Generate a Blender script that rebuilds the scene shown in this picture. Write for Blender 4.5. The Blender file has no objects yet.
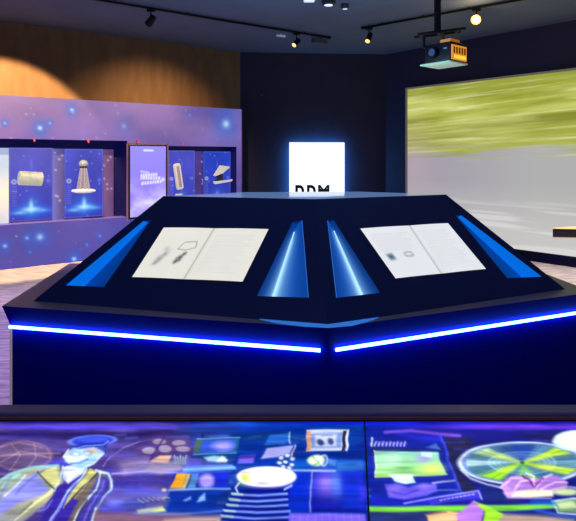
import bpy, bmesh, math, random
import numpy as np
from mathutils import Vector, Matrix
from mathutils.geometry import tessellate_polygon
R = math.radians
COL = bpy.context.scene.collection
rng = np.random.default_rng(7)
random.seed(7)

# ------------------------------------------------------------------ camera model
F, CX, CY, H = 550.0, 288.0, 157.5, 1.5          # focal length in px, principal point, eye height
def at(px, py, Y): return Vector(((px-CX)/F*Y, Y, H-(py-CY)/F*Y))
def at_h(px, py, h):
    return at(px, py, (H-h)*F/(py-CY))
def on_plane(px, py, P, n):
    d = Vector(((px-CX)/F, 1, -(py-CY)/F)); o = Vector((0, 0, H))
    return o + d*((P-o).dot(n)/d.dot(n))

# ------------------------------------------------------------------ colour helpers
def lin1(c):
    c = c/255.0
    return c/12.92 if c <= .04045 else ((c+.055)/1.055)**2.4
def lin(c): return tuple(lin1(x) for x in c)
def lin_arr(a):
    a = np.clip(a/255.0, 0, 1)
    return np.where(a <= .04045, a/12.92, ((a+.055)/1.055)**2.4)

# ------------------------------------------------------------------ materials
def mat(name, color, rough=.6, metal=0, emit=None, estr=0, noise=None, spec=.5, coat=0, bump=0):
    m = bpy.data.materials.new(name); m.use_nodes = True
    nt = m.node_tree; b = nt.nodes['Principled BSDF']
    b.inputs['Base Color'].default_value = (*lin(color), 1)
    b.inputs['Roughness'].default_value = rough
    b.inputs['Metallic'].default_value = metal
    b.inputs['Specular IOR Level'].default_value = spec
    b.inputs['Coat Weight'].default_value = coat
    if emit:
        b.inputs['Emission Color'].default_value = (*lin(emit), 1)
        b.inputs['Emission Strength'].default_value = estr
    if noise:
        scale, c2, stretch = noise
        tc = nt.nodes.new('ShaderNodeTexCoord'); mp = nt.nodes.new('ShaderNodeMapping')
        mp.inputs['Scale'].default_value = stretch
        n = nt.nodes.new('ShaderNodeTexNoise'); n.inputs['Scale'].default_value = scale
        n.inputs['Detail'].default_value = 5
        r = nt.nodes.new('ShaderNodeValToRGB')
        r.color_ramp.elements[0].position = .35; r.color_ramp.elements[1].position = .68
        r.color_ramp.elements[0].color = (*lin(color), 1); r.color_ramp.elements[1].color = (*lin(c2), 1)
        nt.links.new(tc.outputs['Object'], mp.inputs['Vector']); nt.links.new(mp.outputs['Vector'], n.inputs['Vector'])
        nt.links.new(n.outputs['Fac'], r.inputs['Fac']); nt.links.new(r.outputs['Color'], b.inputs['Base Color'])
        if bump:
            bp = nt.nodes.new('ShaderNodeBump'); bp.inputs['Strength'].default_value = bump
            nt.links.new(n.outputs['Fac'], bp.inputs['Height']); nt.links.new(bp.outputs['Normal'], b.inputs['Normal'])
    return m

def vmat(name, estr=1.0, diffuse=0.0, rough=.35, spec=.3):
    """colours stored on the mesh, glowing (screens, prints with light put in as emission) and/or lit by the room"""
    m = bpy.data.materials.new(name); m.use_nodes = True
    nt = m.node_tree; b = nt.nodes['Principled BSDF']
    a = nt.nodes.new('ShaderNodeAttribute'); a.attribute_name = 'Col'
    b.inputs['Base Color'].default_value = (0, 0, 0, 1)
    if diffuse:
        mx = nt.nodes.new('ShaderNodeMixRGB'); mx.blend_type = 'MULTIPLY'; mx.inputs[0].default_value = 1
        mx.inputs[2].default_value = (diffuse,)*3 + (1,)
        nt.links.new(a.outputs['Color'], mx.inputs[1]); nt.links.new(mx.outputs['Color'], b.inputs['Base Color'])
    nt.links.new(a.outputs['Color'], b.inputs['Emission Color'])
    b.inputs['Emission Strength'].default_value = estr
    b.inputs['Roughness'].default_value = rough; b.inputs['Specular IOR Level'].default_value = spec
    return m

# ------------------------------------------------------------------ mesh helpers
class MB:
    def __init__(s): s.v = []; s.f = []
    def add(s, vs, fs):
        o = len(s.v); s.v += [tuple(v) for v in vs]; s.f += [tuple(i+o for i in f) for f in fs]; return s
    def box(s, x0, x1, y0, y1, z0, z1, M=None):
        vs = [Vector((x, y, z)) for z in (z0, z1) for y in (y0, y1) for x in (x0, x1)]
        if M: vs = [M @ v for v in vs]
        return s.add(vs, [(0,2,3,1),(4,5,7,6),(0,1,5,4),(2,6,7,3),(0,4,6,2),(1,3,7,5)])
    def bevel_box(s, x0, x1, y0, y1, z0, z1, r=.005, M=None, seg=2):
        bm = bmesh.new(); bmesh.ops.create_cube(bm, size=1)
        for v in bm.verts:
            v.co = Vector(((x0+x1)/2+v.co.x*(x1-x0), (y0+y1)/2+v.co.y*(y1-y0), (z0+z1)/2+v.co.z*(z1-z0)))
        bmesh.ops.bevel(bm, geom=bm.edges[:], offset=r, segments=seg, affect='EDGES', profile=.5)
        if M: bm.transform(M)
        bm.verts.index_update()
        s.add([v.co for v in bm.verts], [[v.index for v in f.verts] for f in bm.faces]); bm.free(); return s
    def tube(s, p, q, r, r2=None, n=14, cap=True):
        p = Vector(p); q = Vector(q); r2 = r if r2 is None else r2
        d = (q-p).normalized(); a = d.orthogonal().normalized(); b = d.cross(a)
        vs = []
        for c, rr in ((p, r), (q, r2)):
            for i in range(n):
                t = 2*math.pi*i/n; vs.append(c+(a*math.cos(t)+b*math.sin(t))*rr)
        fs = [(i, (i+1) % n, n+(i+1) % n, n+i) for i in range(n)]
        if cap: fs += [tuple(range(n))[::-1], tuple(range(n, 2*n))]
        return s.add(vs, fs)
    def lathe(s, prof, n=20, M=None, sx=1, sy=1):
        vs = []
        for (r, z) in prof:
            for i in range(n):
                t = 2*math.pi*i/n; v = Vector((r*math.cos(t)*sx, r*math.sin(t)*sy, z)); vs.append(M @ v if M else v)
        fs = []
        for k in range(len(prof)-1):
            for i in range(n):
                fs.append((k*n+i, k*n+(i+1) % n, (k+1)*n+(i+1) % n, (k+1)*n+i))
        fs += [tuple(range(n))[::-1], tuple((len(prof)-1)*n+i for i in range(n))]
        return s.add(vs, fs)
    def prism(s, poly, dvec):
        n = len(poly); poly = [Vector(p) for p in poly]; d = Vector(dvec)
        return s.add(poly+[p+d for p in poly], [tuple(range(n))[::-1], tuple(range(n, 2*n))] +
                     [(i, (i+1) % n, n+(i+1) % n, n+i) for i in range(n)])
    def build(s, name, m, parent=None, smooth=False, bevel=0):
        me = bpy.data.meshes.new(name); me.from_pydata(s.v, [], s.f); me.update()
        bm = bmesh.new(); bm.from_mesh(me); bmesh.ops.recalc_face_normals(bm, faces=bm.faces[:]); bm.to_mesh(me); bm.free()
        return link(name, me, m, parent, smooth, bevel)
def link(name, me, m, parent=None, smooth=False, bevel=0):
    o = bpy.data.objects.new(name, me); COL.objects.link(o)
    if m: me.materials.append(m)
    if parent: o.parent = parent
    if smooth:
        for p in me.polygons: p.use_smooth = True
        me.set_sharp_from_angle(angle=R(40))
    if bevel:
        b = o.modifiers.new('bev', 'BEVEL'); b.width = bevel; b.segments = 2; b.limit_method = 'ANGLE'
    return o
def tag(o, label=None, cat=None, group=None, kind=None):
    if label: o['label'] = label
    if cat: o['category'] = cat
    if group: o['group'] = group
    if kind: o['kind'] = kind
    return o
def thing(name, label, cat, loc=(0,0,0), rotz=0, group=None):
    o = bpy.data.objects.new(name, None); COL.objects.link(o); o.empty_display_size = .1
    o.location = loc; o.rotation_euler = (0, 0, rotz)
    return tag(o, label, cat, group)
def struct(o): o['kind'] = 'structure'; return o

# ------------------------------------------------------------------ painter for screens and printed graphics
class Canvas:
    """a soft-brush colour field over [x0,x1]x[y0,y1] (y down), sampled into mesh colours"""
    def __init__(s, x0, x1, y0, y1, S, bg=(0,0,0)):
        s.x0, s.y0, s.S = x0, y0, S
        s.w = int((x1-x0)*S)+1; s.h = int((y1-y0)*S)+1
        s.X, s.Y = np.meshgrid(x0+np.arange(s.w)/S, y0+np.arange(s.h)/S)
        s.a = np.zeros((s.h, s.w, 3))+np.array(bg, float)
    def mix(s, mask, c):
        s.a += (np.array(c, float)-s.a)*np.clip(mask, 0, 1)[..., None] if not isinstance(c, np.ndarray) or c.ndim == 1 else (c-s.a)*np.clip(mask, 0, 1)[..., None]
    def addc(s, mask, c): s.a += np.array(c, float)*mask[..., None]
    def seg(s, p, q):
        dx, dy = q[0]-p[0], q[1]-p[1]; L = dx*dx+dy*dy+1e-9
        t = np.clip(((s.X-p[0])*dx+(s.Y-p[1])*dy)/L, 0, 1)
        return np.hypot(s.X-p[0]-t*dx, s.Y-p[1]-t*dy)
    def line(s, pts, c, w=1.0, al=1.0, soft=.5):
        d = np.full(s.X.shape, 1e9)
        for p, q in zip(pts[:-1], pts[1:]): d = np.minimum(d, s.seg(p, q))
        s.mix(al*np.clip((w/2+soft-d)/(2*soft), 0, 1), c)
    def poly(s, pts, c, al=1.0, soft=.5, c2=None, horiz=False):
        ins = np.zeros(s.X.shape, bool); d = np.full(s.X.shape, 1e9)
        for (p, q) in zip(pts, pts[1:]+pts[:1]):
            if p[1] != q[1]:
                ins ^= ((p[1] > s.Y) != (q[1] > s.Y)) & (s.X < (q[0]-p[0])*(s.Y-p[1])/(q[1]-p[1])+p[0])
            d = np.minimum(d, s.seg(p, q))
        sd = np.where(ins, d, -d); m = al*np.clip((sd+soft)/(2*soft), 0, 1)
        if c2 is None: s.mix(m, c)
        else:
            k = 0 if horiz else 1; lo = min(p[k] for p in pts); hi = max(p[k] for p in pts)
            t = np.clip(((s.X if horiz else s.Y)-lo)/(hi-lo), 0, 1)[..., None]
            s.mix(m, np.array(c, float)*(1-t)+np.array(c2, float)*t)
    def ell(s, cx, cy, rx, ry, c, al=1.0, soft=.5, ring=None, rot=0):
        ca, sa = math.cos(rot), math.sin(rot)
        u = ((s.X-cx)*ca+(s.Y-cy)*sa)/rx; v = (-(s.X-cx)*sa+(s.Y-cy)*ca)/ry
        d = (np.hypot(u, v)-1)*min(rx, ry)
        m = np.clip((soft-d)/(2*soft), 0, 1) if ring is None else np.clip((ring/2+soft-np.abs(d))/(2*soft), 0, 1)
        s.mix(al*m, c)
    def blob(s, cx, cy, rx, ry, c, al=1.0):
        s.mix(al*np.exp(-(((s.X-cx)/rx)**2+((s.Y-cy)/ry)**2)), c)
    def noise(s, sx, sy, octaves=4, seed=0, tilt=0):
        g = np.random.default_rng(seed); out = np.zeros(s.X.shape); amp = 1; tot = 0
        for o in range(octaves):
            u = (s.X+0*s.Y)/sx*2**o; v = (s.Y+tilt*s.X)/sy*2**o
            u = u-u.min(); v = v-v.min()
            n = g.random((int(v.max())+3, int(u.max())+3))
            i = v.astype(int); j = u.astype(int); fu = u-j; fv = v-i
            fu = fu*fu*(3-2*fu); fv = fv*fv*(3-2*fv)
            out += amp*((n[i, j]*(1-fu)+n[i, j+1]*fu)*(1-fv)+(n[i+1, j]*(1-fu)+n[i+1, j+1]*fu)*fv)
            tot += amp; amp *= .5
        return out/tot
    def sample(s, x, y):
        u = np.clip((np.asarray(x)-s.x0)*s.S, 0, s.w-1.001); v = np.clip((np.asarray(y)-s.y0)*s.S, 0, s.h-1.001)
        i = v.astype(int); j = u.astype(int); fu = (u-j)[..., None]; fv = (v-i)[..., None]
        a = s.a
        return (a[i, j]*(1-fu)+a[i, j+1]*fu)*(1-fv)+(a[i+1, j]*(1-fu)+a[i+1, j+1]*fu)*fv

def grid_mesh(name, P, C, keep=None):
    """P (n,m,3) vertex positions, C (n,m,3) display colours 0..255"""
    n, m = P.shape[:2]
    idx = np.arange(n*m).reshape(n, m)
    q = np.stack([idx[:-1, :-1], idx[:-1, 1:], idx[1:, 1:], idx[1:, :-1]], -1)
    q = q.reshape(-1, 4) if keep is None else q[keep]
    me = bpy.data.meshes.new(name); me.from_pydata(P.reshape(-1, 3).tolist(), [], q.tolist())
    ca = me.color_attributes.new('Col', 'FLOAT_COLOR', 'POINT')
    col = np.concatenate([lin_arr(C).reshape(-1, 3), np.ones((n*m, 1))], 1).astype(np.float32)
    ca.data.foreach_set('color', col.ravel()); me.update()
    return me
def panel_xz(name, w, h, canvas, nx, nz, m, parent, y=0, x0=0, z0=0):
    """painted upright rectangle in local x/z; canvas coords x 0..w, y 0..h measured from the top"""
    xs = np.linspace(0, w, nx); zs = np.linspace(h, 0, nz)
    X, Z = np.meshgrid(xs, zs)
    P = np.stack([X+x0, np.full_like(X, y), Z+z0], -1)
    return link(name, grid_mesh(name, P, canvas.sample(X, h-Z)), m, parent)

# ------------------------------------------------------------------ common materials
M_black = mat('black_metal', (14,14,18), .45, .6)
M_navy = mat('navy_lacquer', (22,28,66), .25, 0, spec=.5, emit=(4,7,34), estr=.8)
M_navy_top = mat('navy_top', (150,180,215), .3, 0, spec=.4, coat=.8, emit=(92,124,168), estr=1.5)  # emission stands in for the sign's reflection spread over the top
M_body = mat('console_body', (3,9,152), .6, 0, spec=.1)
M_ledge = mat('console_ledge', (140,118,128), .4, 0, spec=.5)
M_pale = mat('pale_grey', (150,136,130), .5, emit=(150,134,126), estr=.55)
M_led = mat('white_blue_led', (200,230,255), .5, emit=(84,150,255), estr=13)
M_glow = mat('niche_led', (200,230,255), .5, emit=(176,224,255), estr=1.0)
M_nichebright = mat('niche_bright', (40,140,250), .35, emit=(0,112,214), estr=.8)  # bright and dark niche faces carry LED light as emission
M_nichedark = mat('niche_dark', (14,80,180), .35, emit=(0,52,120), estr=.8)
M_nicheend = mat('niche_end', (10,60,150), .4, emit=(4,40,105), estr=.5)
M_nichemid = mat('niche_mid', (40,140,250), .5, emit=(0,50,130), estr=.7)
M_nicheglow = mat('niche_glow', (50,150,255), .5, emit=(6,76,176), estr=.75)
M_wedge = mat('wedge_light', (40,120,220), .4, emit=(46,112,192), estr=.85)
M_screen = vmat('screen_image', 1.0, 0, .4, .06)
M_print = vmat('lit_print', .9, .10, .55, .2)  # emission stands in for room light on the printed wall
M_paintglow = vmat('painted_glow', .95, .1, .3, .3)
M_page = vmat('book_page', .97, .2, .6, .2)  # paper given its own emission so the pages look evenly lit

# ================================================================== ROOM
CEIL = 3.4
class Wall:
    def __init__(s, ox, oy, deg): s.o = Vector((ox, oy, 0)); s.a = R(deg); s.M = Matrix.Translation(s.o) @ Matrix.Rotation(s.a, 4, 'Z')
    def loc(s, px, py, y=0):
        """where the sight line through (px,py) meets the plane local y=y -> local (s, h)"""
        n = Vector((-math.sin(s.a), math.cos(s.a), 0)); p = on_plane(px, py, s.o+n*y, n)
        l = s.M.inverted() @ p; return l.x, l.z
    def w(s, x, y, z): return s.M @ Vector((x, y, z))
WL = Wall(-3.84, 7.33, 36)
WR = Wall(2.10, 9.70, -49.7)

def placed(o, wall): o.location = wall.o; o.rotation_euler = (0, 0, wall.a); return o
M_wl = mat('brown_wall', (112,82,54), .85, noise=(5, (128,96,64), (1.6,1,.35)))
M_wc = mat('black_wall', (38,38,68), .75, noise=(3, (44,43,76), (1,1,1)))
M_ceil = mat('ceiling_paint', (84,98,124), .8, noise=(2, (90,104,130), (1,1,1)))
M_floor = mat('carpet_floor', (150,132,150), .9, noise=(9, (214,196,186), (.5,2.6,1)), bump=.2)
M_plinth = mat('dark_plinth', (7,6,44), .8, spec=.1)

struct(placed(MB().box(-4.5, 4.35, .35, .5, 0, CEIL).build('wall_left', M_wl), WL))
struct(placed(MB().box(-.62, 6.5, .06, .2, 0, CEIL).build('wall_right', M_wc), WR))
a = WL.w(3.95, .34, 0); b = WR.w(-.5, .1, 0)
ang = math.atan2(b.y-a.y, b.x-a.x)
WC = Wall(a.x, a.y, math.degrees(ang))
struct(placed(MB().box(-.15, (b-a).length+.12, 0, .12, 0, CEIL).build('wall_back', M_wc), WC))
struct(MB().box(-9, 9, -2.5, 11, -.1, 0).build('floor', M_floor))
struct(MB().box(-9, 9, -2.5, 11, CEIL, CEIL+.1).build('ceiling', M_ceil))
struct(placed(MB().box(-.02, 6.5, -.05, .06, 0, .14).build('baseboard_right', M_plinth), WR))

# ================================================================== DISPLAY WALL (left)
s_end = WL.loc(241.5, 200)[0]
s_beg = -3.2
TOP = 2.335
def sl(px, y=0): return WL.loc(px, 180, y)[0]
n1 = (sl(-60), sl(127.3)); n2 = (sl(167), sl(236.5))
z_top = 1.5+(157.5-140.0)/550*at(64,0,1).y*8.0
z_top = WL.loc(64, 139.7)[1]; z_bot = WL.loc(60, 221.5)[1]; z_top2 = WL.loc(200, 146.3)[1]
dw = thing('showcase_wall', 'purple starry exhibit wall with two dark recessed display niches', 'display wall', WL.o, WL.a)
W_, H_ = s_end-s_beg, TOP
cv = Canvas(0, W_, 0, H_, 90, (98,80,150))
t = np.clip(cv.Y/H_, 0, 1)[..., None]
cv.a = np.where(t < .35, np.array((146,120,180.))*(1-t/.35)+np.array((112,94,172.))*t/.35, np.array((112,94,172.))*(1-(t-.35)/.65)+np.array((84,78,166.))*(t-.35)/.65)  # lighter pink top: warm spotlight wash painted into the print
n = cv.noise(.9, .6, 5, 3)
cv.a *= (.8+.4*n)[..., None]
cv.mix(np.clip((cv.noise(1.3, .8, 4, 11)-.5)*2.2, 0, .5), (74,70,168))
cv.mix(np.clip((cv.noise(1.0, .5, 4, 21)-.55)*2.0, 0, .4), (150,112,176))
def panel_px(px, py): s, h = WL.loc(px, py); return s-s_beg, H_-h
for (px, py, r, k) in [(40,128,.07,.9),(72,110,.06,.8),(124,126,.09,.35),(226,124,.16,.8),(5,123,.03,1),(40,237,.10,.7),(74,259,.06,1),(5,246,.05,.8),(27,238,.05,.6),(87,245,.03,.5),(30,252,.02,.8),(100,236,.04,.4),(190,115,.03,.4),(50,123,.03,.8)]:
    x, y = panel_px(px, py)
    cv.blob(x, y, r*1.5, r*1.8, (40,110,235), .62*k); cv.blob(x, y, r*.42, r*.42, (190,235,255), min(1, k*1.1))
g = np.random.default_rng(5)
for i in range(150):
    x, y = g.random()*W_, g.random()*H_; r = .006+.009*g.random()
    cv.blob(x, y, r, r, (200,205,245), .25+.4*g.random())
xs = np.arange(0, W_+.001, .02); xs = np.append(xs, [n1[0]-s_beg, n1[1]-s_beg, n2[0]-s_beg, n2[1]-s_beg, W_]); xs = np.unique(np.round(np.clip(xs, 0, W_), 4))
zs = np.arange(0, H_+.001, .02); zs = np.append(zs, [H_-z_top, H_-z_bot, H_-z_top2, H_]); zs = np.unique(np.round(np.clip(zs, 0, H_), 4))
X, Z = np.meshgrid(xs, zs)
P = np.stack([X+s_beg, np.zeros_like(X), H_-Z], -1)
cx = (X[:-1, :-1]+X[1:, 1:])/2+s_beg; cz = H_-(Z[:-1, :-1]+Z[1:, 1:])/2
hole = ((cx > n1[0]) & (cx < n1[1]) & (cz > z_bot) & (cz < z_top)) | ((cx > n2[0]) & (cx < n2[1]) & (cz > z_bot) & (cz < z_top2))
link('printed_front', grid_mesh('printed_front', P, cv.sample(X, Z), ~hole), M_print, dw)
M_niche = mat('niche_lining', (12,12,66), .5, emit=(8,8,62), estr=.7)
D = .26
for (s0, s1, zt) in ((n1[0], n1[1], z_top), (n2[0], n2[1], z_top2)):
    m = MB()
    m.add([(s0,D,z_bot),(s1,D,z_bot),(s1,D,zt),(s0,D,zt),(s0,0,z_bot),(s1,0,z_bot),(s1,0,zt),(s0,0,zt)],
          [(0,1,2,3),(0,4,7,3),(1,5,6,2),(3,2,6,7)])
    m.build('niche_lining', M_niche, dw)
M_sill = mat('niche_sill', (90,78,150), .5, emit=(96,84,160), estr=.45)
for (s0, s1) in (n1, n2): MB().box(s0, s1, .001, D, z_bot-.012, z_bot).build('niche_sill', M_sill, dw)
m = MB(); m.box(s_beg, s_end, .345, .346, 0, TOP); m.box(s_beg, s_end, .002, .345, TOP-.02, TOP); m.box(s_end-.015, s_end, .002, .345, 0, TOP); m.box(s_beg, s_beg+.02, .002, .345, 0, TOP)
m.build('wall_casing', mat('casing_dark', (62,44,60), .6), dw)
MB().box(s_end+.001, s_end+.016, -.004, .012, 0, TOP).build('edge_strip', mat('edge_strip', (104,66,58), .5), dw)

# printed boards inside the niches (back boards of the niches)
def board_canvas(w, h, hue, seed, emblem=True):
    c = Canvas(0, w, 0, h, 150, hue)
    tt = (c.Y/h)[..., None]
    c.a = np.array(hue, float)*(1-tt)+np.array((64,66,186.))*tt
    c.a *= (.88+.24*c.noise(w*.5, h*.3, 4, seed))[..., None]
    # blue burst over clouds at the foot
    c.blob(w*.5, h*.87, w*.5, h*.06, (40,120,235), .8)
    c.blob(w*.26, h*.89, w*.17, h*.024, (150,205,255), .8); c.blob(w*.74, h*.87, w*.17, h*.024, (120,185,255), .7)
    c.blob(w*.5, h*.83, w*.2, h*.12, (60,140,250), .85); c.blob(w*.5, h*.85, w*.2, h*.035, (190,235,255), .95); c.blob(w*.5, h*.80, w*.05, h*.08, (200,240,255), .8)
    if emblem:
        c.ell(w*.11, h*.465, w*.065, w*.065, (205,200,235), .75, .008); c.ell(w*.11, h*.465, w*.03, w*.03, (120,110,170), .8, .006)
        for k in range(9): c.line([(w*.06, h*(.53+.032*k)), (w*.16, h*(.53+.032*k))], (150,150,225), .012, .45, .008)
    c.line([(0,0),(w,0),(w,h),(0,h),(0,0)], (150,150,225), .012, .6, .008)
    gg = np.random.default_rng(seed)
    for k in range(12): c.blob(gg.random()*w, gg.random()*h, .009, .009, (190,205,255), .7)
    c.blob(w*.9, h*.46, w*.05, h*.03, (120,150,240), .6); c.blob(w*.5, h*.22, w*.03, h*.06, (130,140,235), .4)
    return c
YB = .20
bx_ = [((9,52.5),(147.8,219),(104,100,200),'blue printed board behind the metal roll, leftmost in the niches'),
       ((64.5,103),(149.0,219),(84,88,200),'blue printed board behind the lamp-like tower model'),
       ((168.5,194.5),(150.6,219),(76,80,190),'violet-blue printed board behind the pale tube, right of the bright monitor'),
       ((203.5,231.5),(151.6,219),(38,66,190),'deep blue printed board behind the folded paper model, rightmost in the niches')]
boards = []
for i, ((x0, x1), (y0, y1), hue, lab) in enumerate(bx_):
    s0, ht = WL.loc(x0, y0, YB); s1, _ = WL.loc(x1, y0, YB); hb = z_bot+.02; s1 = min(s1, n2[1]-.006)
    w, h = s1-s0, ht-hb
    t_ = thing('exhibit_board', lab, 'exhibit board', WL.w(s0, YB, z_bot+.002), WL.a, 'printed boards in the wall niches')
    panel_xz('printed_face', w, h, board_canvas(w, h, hue, 30+i), int(w*110), int(h*110), M_screen, t_, -.002, 0, .02)
    MB().box(0, w, 0, .02, .0, h+.02).build('backing', mat('board_backing', (50,50,120), .6), t_)
    boards.append((s0, s1, hb, ht))
# starry strips of the niche back between boards
M_strip = vmat('strip_print', .8, .2)
def strip(name, x0, x1, y0, c0, c1, lab, seed):
    s0, ht = WL.loc(x0, y0, YB+.025); s1, _ = WL.loc(x1, y0, YB+.025); w, h = s1-s0, ht-z_bot
    c = Canvas(0, w, 0, h, 120, c0); tt = (c.X/w)[..., None]; c.a = np.array(c0, float)*(1-tt)+np.array(c1, float)*tt
    c.a *= (.85+.3*c.noise(.3, .5, 4, seed))[..., None]
    gg = np.random.default_rng(seed)
    for k in range(7): c.blob(gg.random()*w, gg.random()*h, .014, .014, (215,215,255), .8)
    if seed == 1:
        tt = np.clip(1-np.abs(c.Y/h-.62)/.5, 0, 1); c.mix(tt*.95, (250,240,215)); c.mix(np.clip(1-np.abs(c.Y/h-.25)/.3, 0, 1)*.4, (150,200,235))
    return panel_xz(name, w, h, c, max(8, int(w*70)), int(h*70), M_strip, dw, YB+.025, s0, z_bot)
strip('back_print', -40, 9, 147.5, (130,150,215), (196,205,235), '', 1)
strip('back_print', 52.5, 64.5, 148.6, (120,120,205), (96,84,150), '', 2)
strip('back_print', 103, 113.5, 149.4, (120,86,140), (104,76,130), '', 3)
strip('back_print', 194.5, 203.5, 151.2, (78,60,146), (72,56,140), '', 4)

# red clip spots along the top of the niches
M_red = mat('red_clip', (190,30,40), .5, emit=(190,30,45), estr=.35)
labs = ['small red clip above the metal roll, first on the niche top edge', 'small red clip above the tower model on the niche top edge',
        'small red clip above the bright monitor', 'small red clip above the pale tube on the right niche edge']
for (px, py), lab in zip(((34,139.4),(88,140.6),(137,141.0),(182,143.6)), labs):
    s, h = WL.loc(px, py, -.01)
    t_ = thing('red_clip', lab, 'clip', WL.w(s, 0, h), WL.a, 'red clips along the niche tops')
    MB().tube((0,-.001,0), (0,-.04,.0), .013, .011).build('clip_body', M_red, t_, True)
    MB().tube((0,-.036,0), (0,-.046,-.032), .010, .013).build('clip_head', M_red, t_, True)

# bright portrait monitor on the pillar between the niches
s0, h1 = WL.loc(129.5, 146); s1, _ = WL.loc(165, 146); h0 = WL.loc(129, 217.3)[1]
w, h = s1-s0, h1-h0
mon = thing('portrait_monitor', 'bright lilac portrait monitor with white lettering between the two niches', 'monitor', WL.w(s0, -.0, h0), WL.a)
c = Canvas(0, w, 0, h, 160, (140,120,245)); tt = (c.Y/h)[..., None]
c.a = np.array((160,150,255.))*(1-tt)+np.array((150,126,252.))*tt
c.mix(np.clip((c.noise(.25,.2,4,9)-.42)*2.2,0,.75)*np.clip((c.Y/h-.35)*2.5,0,1), (222,214,255))
c.poly([(w*.36,h*.045),(w*.64,h*.045),(w*.64,h*.075),(w*.36,h*.075)], (245,240,255), .9, .008)
gg = np.random.default_rng(3)
for (y0, x0, x1, dy) in ((.41,.28,.74,-.02),(.455,.28,.78,.01),(.52,.3,.86,-.045)):
    x = w*x0
    while x < w*x1:
        ww = w*(.05+.03*gg.random()); yy = h*(y0+dy*(x/w-.5))
        c.poly([(x+ww*.25,yy-h*.022),(x+ww,yy-h*.022),(x+ww*.75,yy+h*.022),(x,yy+h*.022)], (252,250,255), .95, .008); x += ww*1.12
c.line([(w*.3,h*.36),(w*.5,h*.375)], (235,230,255), .03, .7, .01)
c.blob(w*.5, h*.8, w*.25, h*.05, (245,240,255), .8); c.blob(w*.2, h*.83, w*.16, h*.05, (240,235,255), .6); c.blob(w*.92,h*.48,w*.05,h*.03,(255,255,255),.9)
panel_xz('display', w, h, c, 60, 110, M_screen, mon, -.031, 0, 0)
m = MB(); m.bevel_box(-.025, w+.025, -.03, -.001, -.03, h+.025, .006)
m.build('bezel', mat('monitor_bezel', (26,22,44), .4), mon)
m = MB(); e = .05
m.box(-.05,-.027,-.02,-.001,-.06,h+.05); m.box(w+.027,w+.05,-.02,-.001,-.06,h+.05); m.box(-.05,w+.05,-.02,-.001,h+.027,h+.05)
m.build('outer_frame', mat('pinkish_frame', (110,78,112), .5, emit=(120,80,116), estr=.25), mon)

# exhibits hung in front of the boards
M_brass = mat('aged_metal', (52,54,56), .6, 0, noise=(14, (100,102,104), (1,1,1)), emit=(200,198,178), estr=.72)  # emission put into the exhibits to brighten them, none are lamps
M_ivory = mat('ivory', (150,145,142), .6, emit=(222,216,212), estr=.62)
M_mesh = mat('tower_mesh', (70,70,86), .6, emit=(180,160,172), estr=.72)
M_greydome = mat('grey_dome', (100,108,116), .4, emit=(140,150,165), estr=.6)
def wpos(px, py, y=.1): s, h = WL.loc(px, py, y); return s, h
# metal roll
s, h = wpos(30.5, 178.5, .06); L_ = WL.loc(42, 178, .06)[0]-WL.loc(18.5, 178, .06)[0]
roll = thing('metal_roll', 'pale ribbed metal cylinder lying sideways before the leftmost board', 'cylinder', WL.w(s, .06, h), WL.a)
r_ = .098
prof = [(r_*.9,-L_/2),(r_,-L_/2+.01)]
for k in range(1, 12):
    z = -L_/2+.01+(L_-.02)*k/12; prof += [(r_,z-.008),(r_*.95,z),(r_,z+.008)]
prof += [(r_,L_/2-.01),(r_*.9,L_/2)]
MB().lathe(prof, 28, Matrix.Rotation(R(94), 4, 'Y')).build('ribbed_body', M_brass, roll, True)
MB().tube((L_/2-.005,0,-.01),(L_/2+.012,0,-.01),r_*.8).build('end_cap', mat('roll_cap', (70,66,60), .5), roll, True)
MB().tube((0,r_*.8,0),(0,.135,0),.012).build('mounting_rod', M_black, roll)
# tower model
s, h = wpos(83.5, 191.5, .015)
tw = thing('tower_model', 'small lattice tower model with grey dome on a white disc base', 'model', WL.w(s, .015, h), WL.a)
hh = WL.loc(83.5, 160, .015)[1]-h
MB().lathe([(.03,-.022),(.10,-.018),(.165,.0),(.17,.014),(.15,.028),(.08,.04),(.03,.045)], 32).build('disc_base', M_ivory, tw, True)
for k in range(8):
    a0 = 2*math.pi*k/8; a1 = 2*math.pi*(k+1)/8
    m = MB(); zt = hh*.76
    p0 = Vector((.088*math.cos(a0), .088*math.sin(a0), .035)); p1 = Vector((.04*math.cos(a0), .04*math.sin(a0), zt))
    m.tube(p0, p1, .010, .008, 8)
    m.build('lattice_leg', M_mesh, tw)
m = MB()
for j in range(5):
    f0 = j/5; f1 = (j+1)/5
    for k in range(8):
        a0 = 2*math.pi*k/8; a1 = 2*math.pi*(k+1)/8
        q = lambda f, a: Vector(((.088-.048*f)*math.cos(a), (.088-.048*f)*math.sin(a), .035+(zt-.035)*f))
        m.tube(q(f1,a0), q(f1,a1), .005, n=6); m.tube(q(f0,a0), q(f1,a1), .004, n=6); m.tube(q(f0,a1), q(f1,a0), .004, n=6)
m.build('lattice_bracing', M_mesh, tw)
MB().tube((0,0,.03),(0,0,zt),.032,.022).build('core', mat('tower_core', (60,58,72), .6, emit=(150,128,150), estr=.55), tw, True)
MB().lathe([(.035,zt-.02),(.05,zt),(.052,zt+.03),(.04,zt+.035)], 20).build('collar', mat('tower_collar', (50,46,50), .5), tw, True)
MB().lathe([(.055,zt+.02)]+[(.066*math.cos(x), zt+.05+.062*math.sin(x)) for x in np.linspace(-.4, 1.45, 9)], 24).build('dome', M_greydome, tw, True)
MB().tube((0,.03,zt*.5),(0,.18,zt*.5),.010).build('mounting_rod', M_black, tw)
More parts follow.
